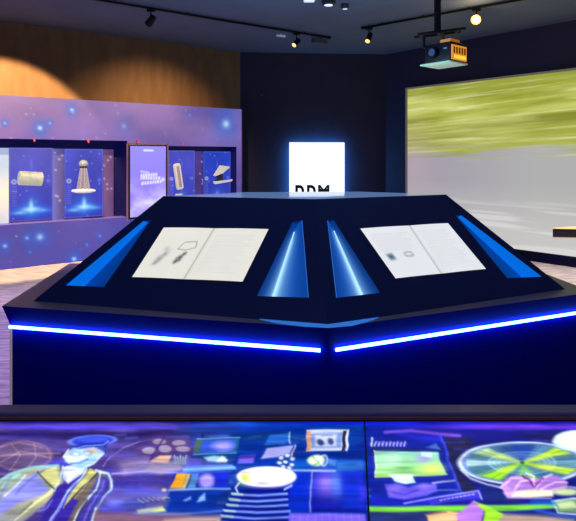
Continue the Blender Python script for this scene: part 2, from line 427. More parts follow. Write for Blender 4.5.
# tube in right niche
s, h = wpos(178.3, 176.5, .08)
tb = thing('pale_tube', 'slim off-white rounded tube tilted before the violet-blue board', 'tube', WL.w(s, .08, h), WL.a)
Mx = Matrix.Rotation(R(-9), 4, 'Y')
m = MB(); hl = (WL.loc(178,163,.08)[1]-WL.loc(178,189.5,.08)[1])/2
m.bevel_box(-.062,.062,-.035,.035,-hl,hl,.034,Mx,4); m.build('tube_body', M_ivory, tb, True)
m = MB(); m.bevel_box(-.022,.022,-.042,-.03,-hl*.8,hl*.8,.008,Mx); m.build('inset_strip', mat('tube_inset', (150,138,150), .6, emit=(140,130,150), estr=.4), tb)
MB().tube((0,.03,0),(0,.115,0),.012).build('mounting_rod', M_black, tb)
# folded paper model
s, h = wpos(221, 174, .08); q = lambda px, py, y=.08: Vector((WL.loc(px,py,.08)[0]-s, y-.08, WL.loc(px,py,.08)[1]-h))
fm = thing('folded_model', 'white angular folded model of two flaps before the deep blue board', 'model', WL.w(s, .08, h), WL.a)
MB().prism([q(213,175.5),(q(219.5,165.3)),(q(229.8,166.7)),(q(223,173)),(q(215,176.2))], (0,-.02,0)).build('upper_flap', M_ivory, fm, bevel=.004)
MB().prism([q(213,181.3),q(217,181.2),q(232,179.2),q(231,181.3),q(216,184),q(213.5,183.6)], (0,-.03,0)).build('lower_flap', M_ivory, fm, bevel=.004)
MB().prism([q(215.5,176),q(222.5,173.3),q(223,179.8),q(214,181.5),q(218,178.5)], (0,.02,0)).build('dark_core', mat('fold_core', (30,50,70), .6), fm)
MB().tube((0,.0,-.05),(0,.115,-.05),.012).build('mounting_rod', M_black, fm)
for px, py, lab in ((178.5,195.6,'small ivory plaque under the pale tube on the niche floor'),(218,195.4,'small ivory plaque under the folded model on the niche floor')):
    s, h = WL.loc(px, py, .12)
    t_ = thing('caption_plaque', lab, 'plaque', WL.w(s, .12, z_bot), WL.a, 'plaques in the right niche')
    m = MB(); m.bevel_box(-.055,.055,-.01,.01,h-z_bot-.02,h-z_bot+.03,.004); m.build('plaque_face', M_ivory, t_)
    m = MB(); m.tube((0,.004,0),(0,.004,h-z_bot-.015),.01); m.lathe([(.05,0),(.05,.008),(.02,.012)],20); m.build('stem', M_black, t_)

# ================================================================== SIGN on the back wall
p0 = WC.loc(289.3, 142.3, -.13); p1 = WC.loc(344.6, 142.3, -.13)
sw = p1[0]-p0[0]; shh = 1.35
sg = thing('lightbox_sign', 'square white backlit sign with dark capital letters on the black back wall', 'sign', WC.w(p0[0], -.001, p0[1]-shh), WC.a)
m = MB(); m.box(.05, sw-.05, -.114, -.002, .06, shh-.06); m.build('halo_box', mat('halo_blue',(60,140,220),.5,emit=(50,150,215),estr=16), sg)
m = MB(); m.bevel_box(0, sw, -.13, -.115, 0, shh, .006); m.build('lit_face', mat('white_lightbox', (240,246,252), .5, emit=(243,248,255), estr=1.15), sg)
def text_mesh(body, size, extrude=.003, bold=.02):
    cu = bpy.data.curves.new('txt', 'FONT'); cu.body = body; cu.size = size; cu.extrude = extrude; cu.offset = bold*size
    o = bpy.data.objects.new('txt', cu); COL.objects.link(o)
    dg = bpy.context.evaluated_depsgraph_get(); me = bpy.data.meshes.new_from_object(o.evaluated_get(dg))
    bpy.data.objects.remove(o); bpy.data.curves.remove(cu); return me
zt = WC.loc(310, 184.9, -.13)[1]-(p0[1]-shh)
M_ink = mat('dark_teal_ink', (10,40,52), .6)
for ch, x0, x1 in (('D',295.3,304.2),('D',306.9,315.8),('M',318,329.4)):
    me = text_mesh(ch, .24, .003, .03 if ch == 'M' else .06)
    co = np.array([v.co[:] for v in me.vertices]); lo, hi = co.min(0), co.max(0)
    sx = WC.loc(x0,186,-.13)[0]-p0[0]; ex = WC.loc(x1,186,-.13)[0]-p0[0]
    hgt = .22
    for v in me.vertices:
        x, y, z = v.co
        v.co = (sx+(x-lo[0])/(hi[0]-lo[0])*(ex-sx), -.1325-z, zt-hgt+(y-lo[1])/(hi[1]-lo[1])*hgt)
    o = link('letter', me, M_ink, sg)
s, h = WC.loc(262, 95, -.02)
o = placed(MB().lathe([(.012,0),(.012,.02),(.008,.024)],12,Matrix.Translation((s,0,h)) @ Matrix.Rotation(R(90),4,'X')).build('wall_sensor', mat('sensor_grey',(90,90,110),.5)), WC)
tag(o, 'tiny grey round sensor high on the black back wall', 'sensor')

# ================================================================== PROJECTION SCREEN (right)
ps = thing('projection_screen', 'large wall screen showing yellow-green waves above a pale grey field', 'projection screen', WR.o, WR.a)
x0, zt = WR.loc(407.6, 89.5); zb = .14; x1 = 4.6
w, h = x1-x0, zt-zb
c = Canvas(0, w, 0, h, 110, (178,174,184))
v = c.Y/h; u = c.X/w
wav = (c.noise(2.0,.5,4,2)-.5)
tt = np.clip((u-.0)/.5,0,1)[...,None]
c.a = np.array((160,152,170.))*(1-tt)+np.array((176,176,176.))*tt
lowmix = np.clip((v-.62)/.3,0,1)
c.mix(lowmix*.75, (206,204,202))
st = c.noise(1.5,.06,4,8,tilt=.0)
c.mix(np.clip((st-.52)*4,0,.5)*np.clip((v-.68)/.12,0,1), (234,232,228))
n3s = c.noise(1.2,.03,4,66,tilt=.03)
edge = .425+.10*wav+.03*(c.noise(.8,.05,3,31,tilt=.1)-.5)*3
k = np.clip((edge-v)/.12+.45+(n3s-.5)*.8, 0, 1); k = k*k*(3-2*k)
n1_ = c.noise(2.0,.12,5,17,tilt=.03); n2_ = c.noise(1.7,.20,5,44,tilt=.05); n3_ = c.noise(1.1,.03,5,55,tilt=.035)
green = np.array((172,178,72.))*np.ones(c.a.shape)
def mixa(A, m, col): return A+(np.array(col,float)-A)*np.clip(m,0,1)[...,None]
green = mixa(green, (n1_-.46)*4.2, (132,138,48)); green = mixa(green, (n2_-.5)*3.2, (214,218,128)); green = mixa(green, (n3_-.53)*3.6, (228,232,176))
green = mixa(green, (.10-v)*6*(n2_+.2), (118,126,40))
band = np.clip(1-np.abs(v-edge+.10)/.09,0,1); green = mixa(green, band*.55*(n1_+.2), (150,150,74))
c.mix(k, green)
c.blob(w*.02, h*.55, w*.10, h*.3, (190,172,176), .5)
panel_xz('projected_image', w, h, c, int(w*70), int(h*90), M_screen, ps, -.001, x0, zb)
m = MB(); m.box(x0, x1, 0, .055, zb, zt); m.build('screen_board', mat('screen_board',(60,60,66),.7), ps)
m = MB(); m.bevel_box(x0-.035, x0-.003, -.02, .055, zb, zt+.03, .004); m.bevel_box(x0-.003, x1, -.02, .055, zt+.004, zt+.03, .004)
m.build('frame', mat('screen_frame',(120,118,112),.5,emit=(100,98,92),estr=.5), ps)

# bench on the right
by = 5.6; bz = at(552.5, 228, by).z
c0 = at(552.5, 228, by)
bench = thing('counter_table', 'dark counter with pale wooden top jutting in before the projection screen', 'counter', (c0.x, by, 0), 0)
foot = [(0,0), (1.5,-.28), (1.62,.16), (.22,.10)]
def slab(z0, z1, k=0): return MB().prism([(x+(k if x < 1 else -k), y+(k if y < .05 else -k), z0) for x, y in foot], (0,0,z1-z0))
slab(bz-.011, bz).build('counter_top', mat('bench_wood', (190,140,84), .5, noise=(5,(216,170,108),(1,6,1)), emit=(200,150,90), estr=.2), bench, bevel=.004)
slab(bz-.088, bz-.012, .004).build('apron', mat('bench_dark', (12,10,30), .5), bench)
slab(bz-.096, bz-.089, .002).build('underside_trim', mat('bench_under', (150,96,60), .5), bench)
for x, y in ((.62,-.06), (1.42,-.16)): MB().bevel_box(x, x+.09, y, y+.14, 0, bz-.098, .005).build('leg', M_black, bench)

# ================================================================== CONSOLE
HR = .78; HT = 1.283; HL = .673
f0 = Vector((.170, 2.363, HR)); cL = at_h(33, 301, HR); cR = at_h(565, 289, HR)
def face_pt(sg, u, v, al=.38124, ph=.08527, th=.84437):
    d = Vector((sg*math.cos(al), math.sin(al), 0)); n = Vector((-sg*math.sin(al), math.cos(al), 0))
    Rz = Matrix.Rotation(ph, 3, 'Z'); return f0 + (Rz @ d)*u + ((Rz @ n)*math.cos(th)+Vector((0,0,math.sin(th))))*v
tLf = face_pt(-1, 1.062, .673); tRf = face_pt(1, 1.062, .673)
HT = tLf.z
nL = (cL-f0).cross(tLf-f0).normalized(); nR = (tRf-f0).cross(cR-f0).normalized()
if nL.y > 0: nL = -nL
if nR.y > 0: nR = -nR
tL = on_plane(163.5, 196, f0, nL); tR = on_plane(446, 194.5, f0, nR); tL.z, tR.z
dirn = nL.cross(nR); dirn *= (1 if dirn.z > 0 else -1)
ft = f0 + dirn*((HT-.0-f0.z)/dirn.z)
ax = Vector((-math.sin(R(5.2)), math.cos(R(5.2)), 0))
rf = Vector((.169, 2.323, HR)); rL = Vector((-1.387, 2.667, HR)); rR = Vector((1.637, 2.943, HR))
rbL = rL+ax*1.08; rbR = rR+ax*1.08
bf = Vector((.172, 2.363, HL)); bL = Vector((-1.362, 2.70, HL)); bR = Vector((bf.x+1.57*math.cos(R(22.9)), bf.y+1.57*math.sin(R(22.9)), HL))
bbL = bL+ax*1.02; bbR = bR+ax*1.02
cbL = cL+ax*.92+Vector((.05,0,0)); cbR = cR+ax*.9-Vector((.05,0,0))
mid = (tL+tR)/2; tbL = mid+ax*.27+Vector((-.36,0,0)); tbR = mid+ax*.27+Vector((.36,.06,0)); tbL.z = tbR.z = HT
con = thing('display_console', 'black angular exhibit console with blue light strip and glowing triangular niches', 'console', (0.1, 3.1, 0))
Oc = Matrix.Translation((-.1, -3.1, 0))
def loc(p): return Oc @ Vector(p)
def flr(p, z=0): return Vector((p.x, p.y, z))
# lower body
m = MB(); ring = [bf, bR, bbR, bbL, bL]
kick = [flr(p+((Vector((.1,3.1,0))-p)*.04), .0) for p in ring]
lo = [flr(p, .08) for p in ring]; kk = [flr(Vector((.1,3.1,0))+(p-Vector((.1,3.1,0)))*.96, .08) for p in ring]; kf = [flr(p, 0) for p in kk]
vs = [loc(p) for p in ring+lo+kk+kf]; n5 = 5
fs = []
for k in range(3):
    fs += [(k*5+i, k*5+(i+1) % 5, k*5+5+(i+1) % 5, k*5+5+i) for i in range(5)]
fs += [tuple(range(5)), tuple(range(15, 20))]
m.add(vs, fs); m.build('base_body', M_body, con)
# flared band between strip and ledge, and the ledge itself
m = MB(); rim = [rf, rR, rbR, rbL, rL]
m.add([loc(p) for p in ring+rim], [(i, (i+1) % 5, 5+(i+1) % 5, 5+i) for i in range(5)])
m.build('flared_band', M_body, con)
m = MB(); inn = [f0, cR, cbR, cbL, cL]
m.add([loc(p) for p in rim+inn], [(i, (i+1) % 5, 5+(i+1) % 5, 5+i) for i in range(5)])
m.build('ledge', M_ledge, con)
# LED strips along the front
for (p, q_) in ((bf, bL), (bf, bR)):
    d = (q_-p).normalized(); out = Vector((d.y, -d.x, 0)); out = out if out.y < 0 else -out
    a0 = p+d*.032+out*.012; a1 = q_-d*.004+out*.012
    o = MB().tube(loc(a0), loc(a1), .0075, n=10).build('led_strip', M_led, con)
    o['label'] = 'glowing white-blue light strip'
tag(MB().tube(loc(bL+Vector((.004,-.004,-.01))), loc(flr(bL, .09)+Vector((.004,-.004,0))), .006, n=8).build('edge_strip', M_pale, con), None)  # added pale strip: highlight on the body's left edge put in as colour

def quad_pt(Q, u, v):  # Q: tl,tr,br,bl
    return (Q[0].lerp(Q[1], u)).lerp(Q[3].lerp(Q[2], u), v)
# sloped faces with triangular openings
def poly_with_holes(outer, holes):
    alls = [outer]+holes; flat = [p for l in alls for p in l]
    return flat, tessellate_polygon(alls)
niches = {-1: [((143.5,221),(151.2,219.5),(104,287),(66,285.3)), ((292.5,222),(302,220.5),(308.4,297.6),(257,296))],
           1: [((333.8,220.2),(327.5,220.5),(336.5,297.8),(380,292.8)), ((461.5,215.5),(455.5,215),(507.5,278.2),(541.5,276.6))]}
for sg_, n_, corners in ((-1, nL, [f0, cL, tL, ft]), (1, nR, [f0, ft, tR, cR])):
    hs = [[on_plane(px, py, f0, n_) for (px, py) in tri] for tri in niches[sg_]]
    flat, tris = poly_with_holes(corners, hs)
    MB().add([loc(p) for p in flat], tris).build('sloped_panel', M_navy, con)
    for k, tri in enumerate(niches[sg_]):
        inner = (sg_ < 0) == (k == 1)
        T1, T2, B2, B1 = hs[k]             # top-outer, top-inner, bottom-inner, bottom-outer (outer = away from niche wall)
        depth = .085 if inner else .07
        inw = -n_
        fr = .20 if inner else .16
        vt = T1.lerp(T2, .45)+inw*depth*.25; vb = B1.lerp(B2, fr)+inw*depth
        if not inner:
            ni = MB().add([loc(p) for p in (T1, vt, vb, B1)], [(0,1,2,3)]).build('light_niche', M_nichebright, con)
            MB().add([loc(p) for p in (T2, B2, vb, vt)], [(0,1,2,3)]).build('inner_side', M_nichedark, ni)
        else:
            uu, vv = np.meshgrid(np.linspace(0, 1, 30), np.linspace(0, 1, 40))
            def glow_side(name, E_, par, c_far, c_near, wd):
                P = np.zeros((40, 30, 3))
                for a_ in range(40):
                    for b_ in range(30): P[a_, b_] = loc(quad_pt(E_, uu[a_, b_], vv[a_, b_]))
                lit = (.55*np.exp(-((1-uu)/wd)**2)+.45*np.exp(-((1-uu)/(wd*.32))**2))*np.clip((vv-.05)/.2, 0, 1)*(.8+.2*vv)  # light bar's falloff painted into the face colours
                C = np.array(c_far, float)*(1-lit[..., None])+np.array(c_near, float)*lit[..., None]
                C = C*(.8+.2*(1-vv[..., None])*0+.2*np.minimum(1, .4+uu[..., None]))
                return link(name, grid_mesh(name, P, C), M_paintglow, par)
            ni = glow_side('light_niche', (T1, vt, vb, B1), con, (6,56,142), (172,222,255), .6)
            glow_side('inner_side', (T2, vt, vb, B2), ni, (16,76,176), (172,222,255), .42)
        ni['label'] = 'triangular recess glowing blue'
        MB().add([loc(p) for p in (B1, vb, B2)], [(0,1,2)]).build('end_side', M_nicheend, ni); MB().add([loc(p) for p in (T1, vt, T2)], [(0,1,2)]).build('end_side', M_nicheend, ni)
        if inner:
            g0 = vt.lerp(vb, .12)-inw*.008; g1 = vb-inw*.010
            MB().tube(loc(g0), loc(g1), .003, .0055, n=8).build('light_bar', M_glow, ni)
            MB().tube(loc(T2-inw*.001), loc(B2-inw*.001), .0016, n=6).build('bright_edge', M_wedge, ni)
# other faces of the upper housing
for tri in ((cL, tL, cbL), (cR, tR, cbR)): MB().add([loc(p) for p in tri], [(0,1,2)]).build('end_panel', M_navy, con)
MB().add([loc(p) for p in (tL, tbL, tbR, tR, cbR, cbL)], [(0,1,5),(1,2,4,5),(2,3,4)]).build('back_panel', M_navy, con)
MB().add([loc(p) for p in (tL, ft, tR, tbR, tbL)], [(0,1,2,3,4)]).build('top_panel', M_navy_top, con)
# glowing wedges on the ledge at the centre
zz = HR+.003
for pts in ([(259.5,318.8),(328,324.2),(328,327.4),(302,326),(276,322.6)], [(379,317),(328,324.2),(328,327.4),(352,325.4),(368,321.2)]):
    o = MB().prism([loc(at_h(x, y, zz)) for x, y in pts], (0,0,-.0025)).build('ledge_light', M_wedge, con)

# ---------------------------------------------------------------- open books lying on the slopes
M_cover = mat('book_cover', (60,58,66), .6)
def sketch(c, side, sgn):
    g = np.random.default_rng(40+sgn+side)
    if side == 1 or sgn > 0:
        y = .14
        while y < (.88 if side else .5):
            c.line([(.1, y), (.1+.72*(.75+.3*g.random()), y)], (205,205,206), .012, .55, .008); y += .042
    if sgn < 0 and side == 0:
        c.line([(.54,.44),(.60,.30),(.82,.28),(.86,.40),(.70,.46),(.54,.44)], (120,120,122), .012, .85, .01)
        for (x, y, r, al) in ((.68,.60,.045,.85),(.72,.53,.035,.7),(.64,.68,.04,.8),(.62,.62,.02,.6),(.70,.66,.025,.7)): c.blob(x, y, r, r*.9, (70,72,78), al)
        c.line([(.62,.72),(.74,.50)], (66,66,72), .018, .8, .012)
        for (x, y, r, al) in ((.30,.64,.06,.6),(.36,.55,.05,.5),(.33,.44,.05,.3),(.27,.72,.045,.6)): c.blob(x, y, r, r, (125,128,134), al)
        for k in range(5): c.line([(.20+.03*k,.76-.06*k),(.34+.03*k,.68-.06*k)], (150,150,155), .01, .6, .008)
    if sgn > 0 and side == 0:
        c.poly([(.13,.55),(.27,.53),(.28,.65),(.15,.67)], (120,146,168), .7, .02); c.blob(.205,.60,.05,.05,(60,80,105),.8)
        c.ell(.58,.58,.085,.05,(170,170,174),.8,.012,ring=.02); c.line([(.5,.61),(.67,.60)], (150,150,155), .015,.8,.012); c.line([(.52,.55),(.66,.54)], (160,160,165), .015,.8,.012)
for sg_, n_, Q, mids, lab, tint in ((-1, nL, ((164.2,228.2),(268.8,229.8),(242.8,282.3),(132.6,277.6)), (.50,.487), 'open white book with two dark sketches on the left slope of the console', (233,231,222)),
                              (1, nR, ((359.8,229.2),(447.5,223.8),(485.3,269.5),(395,279)), (.545,.49), 'open white book with small square figures on the right slope of the console', (230,234,238))):
    q3 = [on_plane(px, py, f0, n_)+n_*.006 for (px, py) in Q]
    cen = (q3[0]+q3[1]+q3[2]+q3[3])/4
    bk = thing('open_book', lab, 'book', cen, 0, 'open books on the console')
    for side in (0, 1):
        c = Canvas(0, 1, 0, 1, 120, tint)
        c.a *= (.985+.03*c.noise(.4,.4,3,side+5))[...,None]
        sketch(c, side, sg_)
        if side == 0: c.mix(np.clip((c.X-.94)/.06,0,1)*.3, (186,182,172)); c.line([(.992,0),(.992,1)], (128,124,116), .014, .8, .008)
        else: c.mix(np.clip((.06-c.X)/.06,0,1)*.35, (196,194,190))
        nu, nv = 64, 64
        P = np.zeros((nv, nu, 3)); 
        for j in range(nv):
            for i in range(nu):
                v_ = j/(nv-1); split = mids[0]*(1-v_)+mids[1]*v_
                if side == 0: u_ = split*i/(nu-1); e_ = 1-i/(nu-1)
                else: u_ = split+(1-split)*i/(nu-1); e_ = i/(nu-1)
                lift = .0025*math.sin(math.pi*min(1, e_*1.0))
                P[j, i] = (quad_pt(q3, u_, v_)+n_*lift-cen)
        uu, vv = np.meshgrid(np.linspace(0,1,nu), np.linspace(0,1,nv))
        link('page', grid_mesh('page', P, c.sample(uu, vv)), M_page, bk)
    mm = (Vector(q3[0])+q3[1]+q3[2]+q3[3])/4
    rimq = [mm+(p-mm)*1.012-n_*.0005 for p in q3]
    MB().prism([p-cen for p in rimq], -n_*.005).build('cover', M_cover, bk)

# ================================================================== INTERACTIVE TABLE (foreground)
TZ = .80; d_ = H-TZ
def tp(px, py, z=TZ): return at_h(px, py, z)
Yb, Yf = tp(288, 421.5).y, .93
tab = thing('interactive_table', 'black-framed interactive table with a glowing illustrated screen top', 'table', (0, 1.25, 0))
Ot = Vector((0, 1.25, 0))
yr = tp(288, 404.2, TZ+.012).y; yr2 = tp(288, 413, TZ+.012).y
XW = 1.05
M_rim = mat('rim_top', (104,92,124), .38, .0, spec=.5); M_rim2 = mat('rim_step', (150,96,84), .25, 0, spec=.7)  # brown of the inner lip stands in for a warm reflected streak
m = MB(); m.bevel_box(-XW, XW, yr2-1.25, yr-1.25, TZ-.06, TZ+.012, .004); m.bevel_box(-XW, -XW+.06, Yf-.06-1.25, yr2-1.25-.001, TZ-.06, TZ+.012, .004); m.bevel_box(XW-.06, XW, Yf-.06-1.25, yr2-1.25-.001, TZ-.06, TZ+.012, .004); m.bevel_box(-XW, XW, Yf-.06-1.25, Yf-1.25-.002, TZ-.06, TZ+.012, .004)
m.build('frame', M_rim, tab)
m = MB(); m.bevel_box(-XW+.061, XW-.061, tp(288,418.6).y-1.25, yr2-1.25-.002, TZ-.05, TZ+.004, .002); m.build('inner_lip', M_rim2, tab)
m = MB(); m.box(-XW+.061, XW-.061, Yf-1.25, tp(288,418.6).y-1.25-.001, TZ-.05, TZ-.004); m.build('screen_bed', mat('screen_bed',(5,5,10),.4), tab)
m = MB(); m.bevel_box(-XW+.15, XW-.15, Yf+.06-1.25, yr-.08-1.25, 0, TZ-.062, .01); m.build('pedestal', mat('table_pedestal',(9,9,14),.5), tab)

# ---- artwork
c = Canvas(-90, 670, 418, 600, 2.6, (40,34,120))
u = np.clip((c.X)/576, 0, 1); y = c.Y
left = np.array((64,50,112.)); ctr = np.array((10,44,134.)); rgt = np.array((26,30,128.))
t1 = np.clip((u-.28)/.14,0,1)[...,None]; t2 = np.clip((u-.60)/.1,0,1)[...,None]
c.a = (left*(1-t1)+ctr*t1)*(1-t2)+rgt*t2
c.a *= (.72+.6*c.noise(70,9,4,77))[...,None]
c.mix(np.clip((c.noise(60,8,4,78)-.5)*2.5,0,.6)*(u<.33), (128,112,160)); c.mix(np.clip((c.noise(50,9,4,80)-.52)*3,0,.7)*(u<.35), (70,70,210))
c.mix(np.clip((c.noise(60,10,4,79)-.5)*2.5,0,.6)*((u>.33)&(u<.63)), (14,84,150))
# top streaks
c.mix(np.exp(-((y-421.5)/1.8)**2)*.8, (16,16,96)); c.mix(np.exp(-((y-426.8)/2.3)**2)*.95*np.clip(1-np.abs(u-.17)/.28,0,1)**.5, (84,70,232))
c.mix(np.exp(-((y-427)/2.6)**2)*.9*np.clip((u-.66)/.2,0,1), (112,62,226)); c.mix(np.exp(-((y-424)/2.4)**2)*.8*np.clip(1-np.abs(u-.65)/.22,0,1), (24,40,216))
c.mix(np.exp(-((y-434)/3.2)**2)*.7*np.clip((.36-u)/.1,0,1), (30,20,78))
c.mix(np.exp(-((y-424.5)/2.2)**2)*.7*np.clip(1-np.abs(u-.42)/.12,0,1), (30,96,196))
L = c.line; PO = c.poly; E = c.ell; B = c.blob
# dark gaps and glows behind the drawings
PO([(443,437),(470,437),(476,446),(458,462),(474,486),(484,500),(461,500)],(40,40,66),.85,3.5); PO([(520,432),(556,430),(580,450),(540,444)],(34,36,84),.7,4)
PO([(480,484),(520,492),(520,504),(484,502)],(30,44,96),.7,4); PO([(368,424),(440,430),(440,436),(368,434)],(20,34,150),.6,4)
for (x0_,x1_,yy,col,al) in ((0,130,446,(96,84,160),.5),(112,232,463,(120,104,176),.5),(100,170,482,(60,48,120),.7),(104,168,494,(110,110,206),.5),(240,300,438,(18,70,120),.6),(296,364,440,(16,66,126),.6),(180,240,431,(30,56,120),.6),(292,364,465,(30,110,190),.5),(196,236,456,(20,70,90),.6),(286,312,490,(16,50,214),.6)):
    PO([(x0_,yy-4),(x1_,yy-3),(x1_-6,yy+4),(x0_+4,yy+4)],col,al,4)
g_ = np.random.default_rng(12)
for k in range(90):
    x = g_.uniform(100, 365); yy = g_.uniform(434, 512); ln = g_.uniform(8, 34)
    cc = [(30,40,130),(90,120,220),(20,24,90),(70,150,200),(110,96,190)][k % 5]
    L([(x,yy),(x+ln,yy-.6)],cc,g_.uniform(.8,2.2),.4,1.2)
for k in range(40):
    x = g_.uniform(370, 576); yy = g_.uniform(432, 512); ln = g_.uniform(8, 30)
    cc = [(30,40,150),(80,80,210),(18,20,70),(60,60,90)][k % 4]
    L([(x,yy),(x+ln,yy+.8)],cc,g_.uniform(.8,2.0),.4,1.2)
# globe behind the man, far left
E(22,456,29,14,(104,84,120),.7,2.5); E(22,456,29,14,(150,118,140),.7,.9,ring=1.2)
for q in ([(0,447),(20,443),(42,448)],[(0,462),(20,452),(50,458)],[(12,444),(20,456),(10,470)],[(34,444),(36,458),(28,468)]): L(q,(168,136,150),1.1,.65,.9)
L([(0,456),(60,453)],(176,150,140),1.6,.6,1)
# big ring right of the man
L([(104,466),(112,456),(124,448),(140,442),(158,439)],(150,130,190),1.2,.8,.8)
PO([(112,452),(150,446),(160,470),(118,476)],(92,74,140),.6,3); PO([(120,462),(150,458),(158,468),(124,474)],(176,160,200),.5,3)
L([(112,473),(150,471),(182,474)],(190,176,214),1.6,.8,1)
# man with a brimmed hat
PO([(0,479),(14,471),(36,467),(58,464),(63,482),(48,498),(20,521),(0,536),(-30,560),(-60,560),(-60,500)],(150,158,132),1,1.2,(110,122,150))
PO([(0,500),(18,484),(36,473),(42,482),(50,490),(26,508),(6,526),(-20,545)],(132,132,226),.95,2.0)
PO([(-10,521),(20,503),(56,490),(52,500),(24,521),(0,545)],(186,186,120),.9,1.5,(90,90,150))
PO([(57,488),(72,478),(90,470),(98,471),(96,490),(80,508),(62,530),(30,560),(10,560),(40,521)],(58,44,150),1,1.4,(44,34,120))
PO([(86,468),(101,470),(112,480),(106,497),(96,521),(80,560),(52,560),(66,521),(80,500),(72,498)],(120,112,92),1,1.2,(70,50,84))
PO([(98,474),(111,478),(106,496),(94,512),(88,540),(70,560),(74,521),(88,500)],(64,60,160),.9,1.5,(50,40,140))
PO([(38,474),(56,466),(59,484),(55,490),(43,480)],(192,190,128),1,.8)
PO([(90,468),(97,472),(72,500),(64,508),(70,494)],(182,182,112),1,.8)
PO([(61,467),(70,465),(86,466),(82,472),(68,484),(62,478)],(186,196,250),1,.8)
PO([(64,471),(78,470),(68,482)],(236,244,255),.95,.8)
PO([(66,453),(74,447),(100,444),(106,449),(100,458),(90,466),(76,468),(68,463),(63,457)],(150,190,234),1,1)
PO([(66,456),(76,449),(88,450),(86,458),(74,463),(66,461)],(214,234,255),.75,2.4); E(92,451,7,2.5,(222,170,130),.8,1.4); E(71,456,4,2,(228,200,160),.7,1)
E(76,453.5,4.6,2.3,(70,120,210),.55,.9,ring=.9); E(88,452.5,4.2,2.2,(70,120,210),.55,.9,ring=.9); L([(70,463),(80,462),(88,458)],(60,90,200),1.2,.9,.7)
L([(64,456),(68,450)],(240,250,255),1.6,.9,.8); L([(66,467),(80,469),(94,463),(104,453)],(200,226,255),1.8,.9,.8)
E(92,440.6,23,5.4,(44,54,168),1,1.0,rot=-.06); E(92,438.5,17,3.8,(66,82,206),.9,1.2); E(92,440.6,23,5.4,(112,144,250),.8,.6,ring=1,rot=-.06)
PO([(70,446),(84,444),(108,443),(106,452),(94,447),(78,449)],(36,48,150),.8,1)
L([(72,450),(84,446),(104,445),(108,441)],(120,160,250),1.2,.9,.6)
CY_ = (176,214,246)
L([(62,466),(60,474),(58,484),(55,491)],CY_,1.3,.9,.7); L([(86,468),(80,478),(68,492),(62,505),(54,515),(46,526)],CY_,2.0,.95,.9)
L([(58,484),(50,493),(30,508),(8,524)],(228,232,170),2.2,.9,1.1); L([(96,470),(108,473),(112,480),(110,490),(104,497),(97,508),(92,524)],(186,220,250),2.2,.95,.9)
L([(100,471),(99,480),(96,490),(86,502),(78,512),(70,526)],(196,220,224),1.8,.9,.9); L([(0,482),(10,474),(30,468),(58,465)],(120,200,220),1.8,.8,1)
L([(38,472),(46,482),(55,489)],(40,36,80),1.4,.9,.8); L([(97,472),(84,486),(66,506)],(30,28,90),1.4,.9,.8); L([(26,475),(16,487),(4,496)],(200,214,250),1.6,.8,1)
L([(3,488),(12,478),(20,474)],(120,230,230),2,.7,1.2); L([(54,500),(48,508),(38,512)],(150,170,250),1,.6,.8)
# extra folds in the coat
for q, cc, w_ in (([(12,476),(4,490),(-6,505)],(110,120,180),2.2),([(44,470),(30,480),(16,494)],(96,100,170),1.8),([(34,502),(20,514),(8,524)],(90,90,110),1.6),([(76,482),(70,494),(60,508),(50,522)],(96,90,210),2.0),([(90,476),(84,488),(76,498)],(150,140,100),1.6),([(104,480),(100,492),(92,504),(84,521)],(120,110,200),2.0),([(108,482),(104,494),(98,506)],(40,36,110),1.6),([(88,500),(80,512),(74,524)],(44,40,70),2.2)): L(q,cc,w_,.75,1.0)
# gourds and bowls
PO([(140,440),(160,434),(192,437),(192,456),(150,458)],(70,52,120),.7,3)
for (x, yy, rx, ry) in ((160,442,9,3.6),(150,451,9,4),(166,449,8,4.6),(180,443,9,3.5),(184,449,9,3.6)):
    E(x,yy,rx,ry,(158,146,172),.9,1.2); E(x,yy,rx,ry,(76,44,110),.9,.6,ring=1.1)
L([(166,436),(158,448),(150,462)],(66,36,110),1.6,.85,.8)
PO([(150,462),(160,456),(172,456),(168,464)],(216,176,140),.9,1)
PO([(140,472),(152,464),(176,462),(186,470),(160,475)],(150,140,170),.8,1.6); 
for k in range(5): L([(176+2.5*k,464),(175+3*k,456+(k%2)*2)],(196,204,216),1.2,.8,.7)
PO([(172,457),(190,457),(186,466),(174,466)],(120,130,150),.6,2)
# framed pictures on the dark wall, centre-left
PO([(198,439),(240,438),(236,453),(194,455)],(30,84,130),1,.9); PO([(203,441),(236,440),(232,451),(200,453)],(52,80,190),1,.9)
E(223,446,9,4.6,(150,140,236),.9,2.5); PO([(197,440),(204,440),(200,452),(194,454)],(84,100,72),.8,1.2); L([(198,439),(240,437.5)],(120,180,210),1,.8,.6); L([(194,455),(236,453)],(100,160,220),1,.8,.6)
PO([(204,458),(214,456),(226,457),(220,463),(208,462)],(156,196,226),.9,1.2); PO([(216,462),(222,456),(228,460),(226,463)],(220,235,245),.8,.8)
PO([(186,467),(232,465),(236,470),(182,473)],(92,140,226),.95,.9); L([(184,470),(234,468)],(150,190,250),1.4,.9,.8)
PO([(174,474),(228,472),(226,488),(169,489)],(30,44,140),1,.9); PO([(177,474),(187,473.5),(181,489),(169,488.5)],(240,170,42),1,.8,(214,140,40)); PO([(187,474),(191,474),(185,489),(181,489)],(196,180,96),.9,.8)
PO([(192,474),(199,473.5),(195,488),(187,488.5)],(80,130,190),.9,1); E(206,481,7.5,6.5,(166,150,240),.95,2.2); PO([(216,473),(228,472.5),(224,488),(213,488)],(24,42,180),.9,1)
L([(168,490),(228,488)],(130,176,236),1.8,.95,.9); L([(170,474),(230,472)],(60,90,200),1,.8,.8)
PO([(170,492),(222,490),(214,510),(160,511)],(14,48,140),1,1.4); PO([(200,497),(205,493),(206,500),(198,502)],(150,190,250),.9,1.2); PO([(184,500),(191,496),(192,499),(186,501)],(150,170,250),.8,1)
